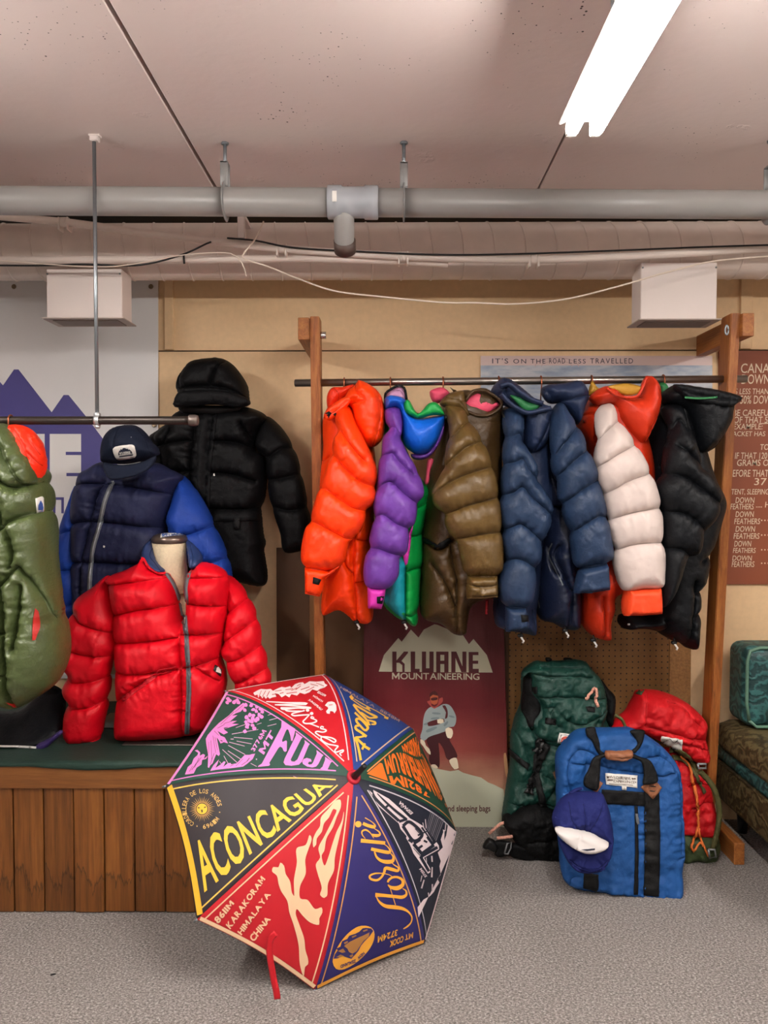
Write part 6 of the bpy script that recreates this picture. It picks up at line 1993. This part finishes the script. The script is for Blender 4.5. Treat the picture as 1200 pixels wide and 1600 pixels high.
puff('hip_belt', T('I 232,1400 340,1415 400,1430 600,1425 620,1500 590,1530 404,1530 390,1545 300,1520 205,1480'), lambda x, y: 3.07 + 0 * np.asarray(y), 0.018, 0.012, M_PACKB, gp, [T('I 402,1440 398,1540')], q=0.3, wq=0.01)
puff('hip_belt', T('I 345,1372 420,1362 600,1340 610,1400 420,1420 345,1422'), lambda x, y: 3.09 + 0 * np.asarray(y), 0.03, 0.02, M_PACKB, gp)
puff('belt_webbing', T('I 105,1385 240,1398 235,1470 195,1490 130,1500 105,1478 120,1440'), lambda x, y: 3.06 + 0 * np.asarray(y), 0.01, 0.008, M_WEB, gp)
puff('buckle', T('I 18,1432 30,1395 62,1360 112,1382 130,1440 100,1462 50,1440'), lambda x, y: 3.065 + 0 * np.asarray(y), 0.02, 0.01, M_BLACK, gp, crumple=0)
mesh_obj('ladder_lock', *tube(np.vstack([line3(T('I 180,1476 200,1402 232,1392 205,1480 180,1476'), 3.04)]), 0.003, 6), M_ZIP2, gp)
decal('pull_tag', [T('I 530,880 545,870 575,930 582,1000 570,1015 560,930')], allg, plain('tan_cord', '#6e4a32', 0.6), gp, 0.008, 3)

# ------------------------------------------------------------------ red backpack
rp = thing('hiking_backpack', 'red canvas backpack with olive green base and straps beside the rack foot', 'backpack', P(1090, 1345, 3.1))
M_RPACK = nylon('pack_red', '#bd0a14', 0.6, crush=0.7, spec=0.3)
M_OLV = nylon('pack_olive', '#3d4a2c', 0.6, crush=0.5, spec=0.3)
M_OLVW = plain('olive_webbing', '#4d4a22', 0.65, bump=0.3, bscale=350)
ry = lambda x, y: 3.095 + 0.13 * np.clip((1345 - np.asarray(y, float)) / 260, 0, 1.05)
rmain = puff('body', T('K 480,560 620,640 720,680 800,830 835,960 862,1100 862,1240 800,1260 600,1250 450,1220 440,900'), ry, 0.08, 0.05, M_RPACK, rp, [T('K 600,820 700,800 800,840'), T('K 620,1000 740,960 840,980'), T('K 640,640 700,720 730,790')], q=0.25, wq=0.03, crumple=0.012, cs=0.05)
rbase = puff('base', T('K 560,1220 700,1235 862,1245 890,1300 880,1400 850,1455 700,1475 560,1470 520,1300'), lambda x, y: 3.1 + 0 * np.asarray(y), 0.075, 0.05, M_OLV, rp, [T('K 600,1440 720,1430 850,1400')], q=0.2, crumple=0.006)
rlid = puff('lid', T('K 25,410 80,330 160,270 195,200 240,110 300,96 420,104 520,135 600,175 690,240 780,350 770,470 796,560 800,640 740,680 640,640 560,590 480,540 300,450 150,420'), lambda x, y: ry(x, y) - 0.03, 0.10, 0.06, M_RPACK, rp,
            [T('K 255,345 400,375 560,420 760,472'), T('K 300,440 480,475 640,500 795,560'), T('K 290,110 262,200 250,340'), T('K 720,480 760,560 790,640'), T('K 430,150 560,200 620,280 700,350')], q=0.2, wq=0.03, crumple=0.014, cs=0.06)
rlb = decal('brand_label', [T('K 432,464 605,500 598,588 425,530')], [rlid], M_LABEL, rp, 0.006, 3, thick=0.003, label='white cloth label')
rb = bvh_of([rlid])
lay_mesh('label_peaks', [strip(T('K 438,535 455,495 480,490 505,484 530,510 560,492 590,530'), 0.5, 2, False), strip(T('K 438,530 440,510 470,500'), 0.5, 2, False)], rb, M_INK, rlb, 0.009)
lay_mesh('label_lettering', [text_px('Karrimor', T('K 445,552 585,586 590,560 448,524'), 0.01)], rb, M_INK, rlb, 0.009)
rall = bvh_of([rmain, rlid, rbase])
decal('lid_strap', [band_poly(T('K 500,590 580,585 640,620 690,700 725,785'), 6), band_poly(T('K 515,640 600,660 680,740 735,840 775,925'), 6.5, True, 4)], rall, M_OLVW, rp, 0.012, 4, thick=0.004)
decal('corner_patch', [T('K 225,125 262,84 292,98 270,135')], rall, M_OLV, rp, 0.004, 3, thick=0.003)
puff('shoulder_strap', band_poly(T('K 735,745 790,800 850,880 885,980 898,1080 890,1180 868,1290 845,1380'), 9), 3.0, 0.006, 0.005, M_OLVW, rp, smooth=False)
puff('side_strap', band_poly(T('K 55,295 110,330 140,390 150,420'), 5), 3.05, 0.006, 0.004, M_OLVW, rp, smooth=False)
for q_ in ('K 725,690 790,690 790,725 730,725 725,690', 'K 810,1380 860,1380 870,1440 820,1450 810,1380'):
    mesh_obj('buckle', *tube(line3(T(q_), 2.985), 0.0045, 6), M_ZIP2, rp)
M_OC = plain('orange_cord', '#e0702a', 0.6)
co, ok_ = lay(smooth_line(T('K 572,638 640,700 670,830 700,960 722,1100 725,1180 690,1290 664,1360 680,1392 705,1380 735,1330 760,1345 790,1400 820,1440'), False, 4), rall, 0.012)
mesh_obj('drawcord', *tube(co[ok_], 0.0045, 6), M_OC, rp)
co, ok_ = lay(smooth_line(T('K 648,720 690,880 712,1010 720,1150 740,1300 765,1360'), False, 4), rall, 0.014)
mesh_obj('drawcord', *tube(co[ok_], 0.0045, 6), M_OC, rp)

# ------------------------------------------------------------------ blue travel pack
bp = thing('travel_backpack', 'square blue travel backpack with black webbing and brown leather diamonds, frontmost of the packs', 'backpack', P(970, 1400, 2.85))
M_BPACK = nylon('pack_blue', '#184c8a', 0.62, crush=0.5, spec=0.3)
M_LEATHER = plain('brown_leather', '#8a5638', 0.5, bump=0.2, bscale=120, var=0.12)
by = lambda x, y: 2.812 + 0.12 * np.clip((1403 - np.asarray(y, float)) / 260, 0, 1.05)
bbody = puff('body', T('J 60,330 85,250 130,195 185,125 280,82 400,66 500,62 700,62 820,108 920,172 1020,270 1092,380 1116,500 1122,700 1135,900 1140,1100 1120,1250 1122,1420 1085,1485 900,1502 700,1472 400,1432 185,1392 112,1330 85,1100 68,800 62,500'), by, 0.04, 0.028, M_BPACK, bp,
             [T('J 170,600 130,420 160,270 240,205 380,260 450,320'), T('J 170,320 300,330 430,345 600,385 780,410 950,425 1030,400'), T('J 740,290 900,265 1010,330 1070,450 1090,640 1095,1000 1090,1090'), T('J 1070,1130 1138,1100'), T('J 130,1370 400,1415 700,1455 1080,1475'), T('J 150,1380 170,1290 220,1270'), T('J 800,720 795,1000 790,1460')],
             q=0.35, wq=0.02, back=2.6, crumple=0.006, cs=0.05)
bb = bvh_of([bbody])
decal('webbing_band', [T('J 440,565 800,588 800,705 480,688 430,640'), T('J 800,560 925,570 935,900 932,1200 925,1478 795,1468 806,1100 802,700'), T('J 285,1275 410,1290 408,1436 278,1402')], bb, M_WEB, bp, 0.005, 4, thick=0.004)
decal('leather_diamond', [T('J 768,545 865,462 950,550 870,645')], bb, M_LEATHER, bp, 0.009, 4, thick=0.005, label='brown leather diamond patch')
decal('leather_diamond', [T('J 330,550 400,475 447,515 395,595')], bb, M_LEATHER, bp, 0.009, 4, thick=0.005, label='brown leather diamond patch')
decal('slot', [T('J 832,526 890,532 890,540 832,534'), T('J 832,570 890,574 890,582 832,578')], bb, M_BLACK, bp, 0.0105, 3)
decal('pocket_zip', [T('J 716,705 742,708 752,1100 745,1462 710,1460 722,1100')], bb, M_WEB, bp, 0.004, 4, thick=0.003)
decal('zip_pull', [T('J 720,770 742,772 758,850 738,866 724,830')], bb, M_ZIP, bp, 0.009, 3, thick=0.004)
wl = decal('cloth_label', [T('J 470,425 742,448 740,550 472,522'), T('J 608,534 648,538 646,570 608,566')], bb, M_LABEL, bp, 0.005, 4, thick=0.003, label='white cloth label')
M_TAN = plain('label_brown_ink', '#5d4a40', 0.6)
lay_mesh('label_lettering', [text_px('WILDERNESS', T('J 498,470 684,484 685,462 499,447'), 0.01, 3), text_px('EXPERIENCE', T('J 534,503 716,516 717,494 535,480'), 0.01, 3), text_px('5', T('J 622,560 632,561 632,545 622,544'), 0.0)], bb, M_TAN, wl, 0.0065)
decal('label_bars', [T('J 480,450 494,451 494,466 480,465'), T('J 688,466 730,470 730,482 688,478'), T('J 484,476 528,479 528,490 484,487'), T('J 720,498 732,499 732,512 720,511'), T('J 500,512 700,527 700,531 500,516')], bb, M_TAN, wl, 0.0065, 3)
hp = lambda x, y: by(x, y) - 0.065
puff('carry_handle', T('J 300,45 378,35 392,80 418,160 430,230 470,262 440,285 400,250 350,150 310,110'), lambda x, y: by(x, y) - 0.04, 0.006, 0.005, M_WEB, bp)
puff('carry_handle', T('J 678,66 800,62 798,120 770,200 715,258 690,240 740,180 735,150'), lambda x, y: by(x, y) - 0.04, 0.006, 0.005, M_WEB, bp)
puff('carry_handle', T('J 370,290 470,262 470,288 436,300 424,420 400,570 290,535 285,470 320,400'), lambda x, y: by(x, y) - 0.062, 0.006, 0.005, M_WEB, bp)
puff('carry_handle', T('J 700,262 760,285 850,320 915,455 915,500 790,520 795,430 770,330 690,290'), lambda x, y: by(x, y) - 0.06, 0.006, 0.005, M_WEB, bp)
puff('leather_grip', T('J 468,238 580,236 698,234 698,290 640,318 560,320 472,300'), hp, 0.02, 0.012, M_LEATHER, bp, [T('J 472,292 580,288 696,282')], q=0.3, wq=0.008, crumple=0.001, label='brown leather hand grip')

tc = thing('trucker_cap', 'blue mesh trucker cap with white front panel hanging from the blue pack strap', 'cap', P(910, 1365, 2.74))
M_MESH = nylon('cap_blue_mesh', '#1d2460', 0.75, crush=0.2, fine=1.0, spec=0.2)
cyf = lambda x, y: 2.745 + 0.06 * np.clip((1365 - np.asarray(y, float)) / 130, 0, 1)
mesh_part = puff('mesh_crown', T('J 205,590 300,590 400,598 440,600 480,680 510,780 528,900 530,1000 495,1030 400,960 260,920 150,895 40,900 15,830 30,760 80,670 140,620'), cyf, 0.07, 0.06, M_MESH, tc, [T('J 258,915 262,760 250,640'), T('J 258,915 350,780 420,640'), T('J 258,915 150,760 140,640')], q=0.1, wq=0.02, crumple=0.003)
puff('front_panel', T('J 38,900 60,892 150,893 260,918 370,945 440,990 497,1018 460,1062 380,1095 290,1098 205,1065 120,1010 60,950'), lambda x, y: cyf(x, y) - 0.06, 0.04, 0.025, plain('white_foam', '#e6dfdc', 0.7), tc, [T('J 240,925 212,1000 205,1060')], q=0.12, wq=0.01, crumple=0.001, label='white foam front panel')
puff('brim', T('J 70,990 120,1010 205,1065 290,1100 380,1098 460,1062 500,1015 532,985 532,1080 500,1180 440,1260 340,1282 240,1270 170,1210 110,1110'), lambda x, y: cyf(x, y) - 0.035, 0.012, 0.01, M_MESH, tc, [T('J 160,1150 260,1220 380,1235 490,1150'), T('J 170,1180 260,1240 380,1255 480,1190')], q=0.15, wq=0.006, crumple=0.001)
puff('sweatband', T('J 150,600 205,560 270,545 280,560 220,585 300,592 400,594 410,612 300,612 200,606'), lambda x, y: cyf(x, y) + 0.01, 0.01, 0.006, M_MESH, tc)
decal('printed_word', [T('J 262,1078 300,1074 380,1066 378,1080 310,1090')], [tc.children[1]], M_INK, tc, 0.002, 3)

# ------------------------------------------------------------------ sofa at the right edge
M_SEAT = brocade('olive_brocade', '#3f3520', '#54492d', '#665b3c')
M_TEALB = brocade('teal_brocade', '#173c3d', '#234e4d', '#346664')
so = thing('sofa', 'olive brocade sofa seat with teal band at the right edge of the room', 'sofa', (1.9, 3.0, 0))
X0 = 1.436
mesh_obj('base', *span((X0 + 0.01, 2.45, 0.13), (2.7, 3.42, 0.30), 0.02, 3), M_SEAT, so)
mesh_obj('band', *span((X0 + 0.018, 2.46, 0.295), (2.7, 3.42, 0.36), 0.02, 3), M_TEALB, so)
mesh_obj('piping', *tube([(X0 + 0.012, 2.5, 0.30), (X0 + 0.012, 3.40, 0.30)], 0.006, 8), M_SEAT, so)


def cushion(a, b, r, puffz, n=22, axis=2):
    a, b = np.array(a, float), np.array(b, float)
    bm = bmesh.new()
    bmesh.ops.create_cube(bm, size=2.0)
    bmesh.ops.subdivide_edges(bm, edges=bm.edges[:], cuts=n, use_grid_fill=True)
    c, h = (a + b) / 2, (b - a) / 2
    for v in bm.verts:
        p = np.array(v.co[:])
        inner = np.clip(p * h, -(h - r), h - r)
        d = p * h - inner
        L = np.linalg.norm(d)
        q = inner + (d / L * r if L > 1e-9 else 0)
        o_ = [i for i in range(3) if i != axis]
        f = (1 - (p[o_[0]]) ** 2) * (1 - (p[o_[1]]) ** 2)
        q[axis] += np.sign(p[axis]) * puffz * f * abs(p[axis])
        v.co = Vector(c + q)
    bm.verts.index_update()
    r_ = np.array([v.co[:] for v in bm.verts]), [[v.index for v in f.verts] for f in bm.faces]
    bm.free()
    return r_


mesh_obj('seat_cushion', *cushion((X0, 2.45, 0.35), (2.7, 3.40, 0.485), 0.05, 0.02), M_SEAT, so)
mesh_obj('back', *span((X0 + 0.3, 3.38, 0.13), (2.7, 3.44, 0.75), 0.02, 2), M_TEALB, so)
for lx_, ly_ in ((X0 + 0.1, 2.55), (X0 + 0.1, 3.32), (2.55, 2.55), (2.55, 3.32)):
    mesh_obj('leg', *lathe((lx_, ly_, 0), [(0.018, 0), (0.028, 0.13)], 14), M_BLACK, so)
bc = thing('back_cushion', 'teal brocade box cushion with piped edge standing on the sofa seat', 'cushion', (1.8, 3.28, 0.5))
cL = P(1165, 1070, 3.19)[0]
mesh_obj('cushion_body', *cushion((cL, 3.19, 0.497), (cL + 0.62, 3.375, 0.84), 0.045, 0.02, axis=1), M_TEALB, bc)
pp = [(cL + 0.02 + 0.0, 3.195, 0.53), (cL + 0.006, 3.19, 0.60), (cL + 0.006, 3.19, 0.78), (cL + 0.02, 3.195, 0.822), (cL + 0.06, 3.196, 0.835), (cL + 0.58, 3.196, 0.835), (cL + 0.614, 3.195, 0.80), (cL + 0.614, 3.195, 0.54), (cL + 0.58, 3.196, 0.503), (cL + 0.05, 3.196, 0.503), (cL + 0.02, 3.195, 0.53)]
mesh_obj('piping', *tube(pp, 0.007, 8), plain('teal_piping', '#5a7f6c', 0.5), bc)

# a fleck of dirt on the carpet
d = PZ(82, 1525, 0)
solo(mesh_obj('dirt_fleck', *tube([d + (-0.006, 0, 0.003), d + (0, 0.003, 0.004), d + (0.008, 0.006, 0.003)], [0.002, 0.003, 0.001], 6), M_BLACK), 'small dark fleck of dirt lying on the carpet left of the umbrella', 'debris')
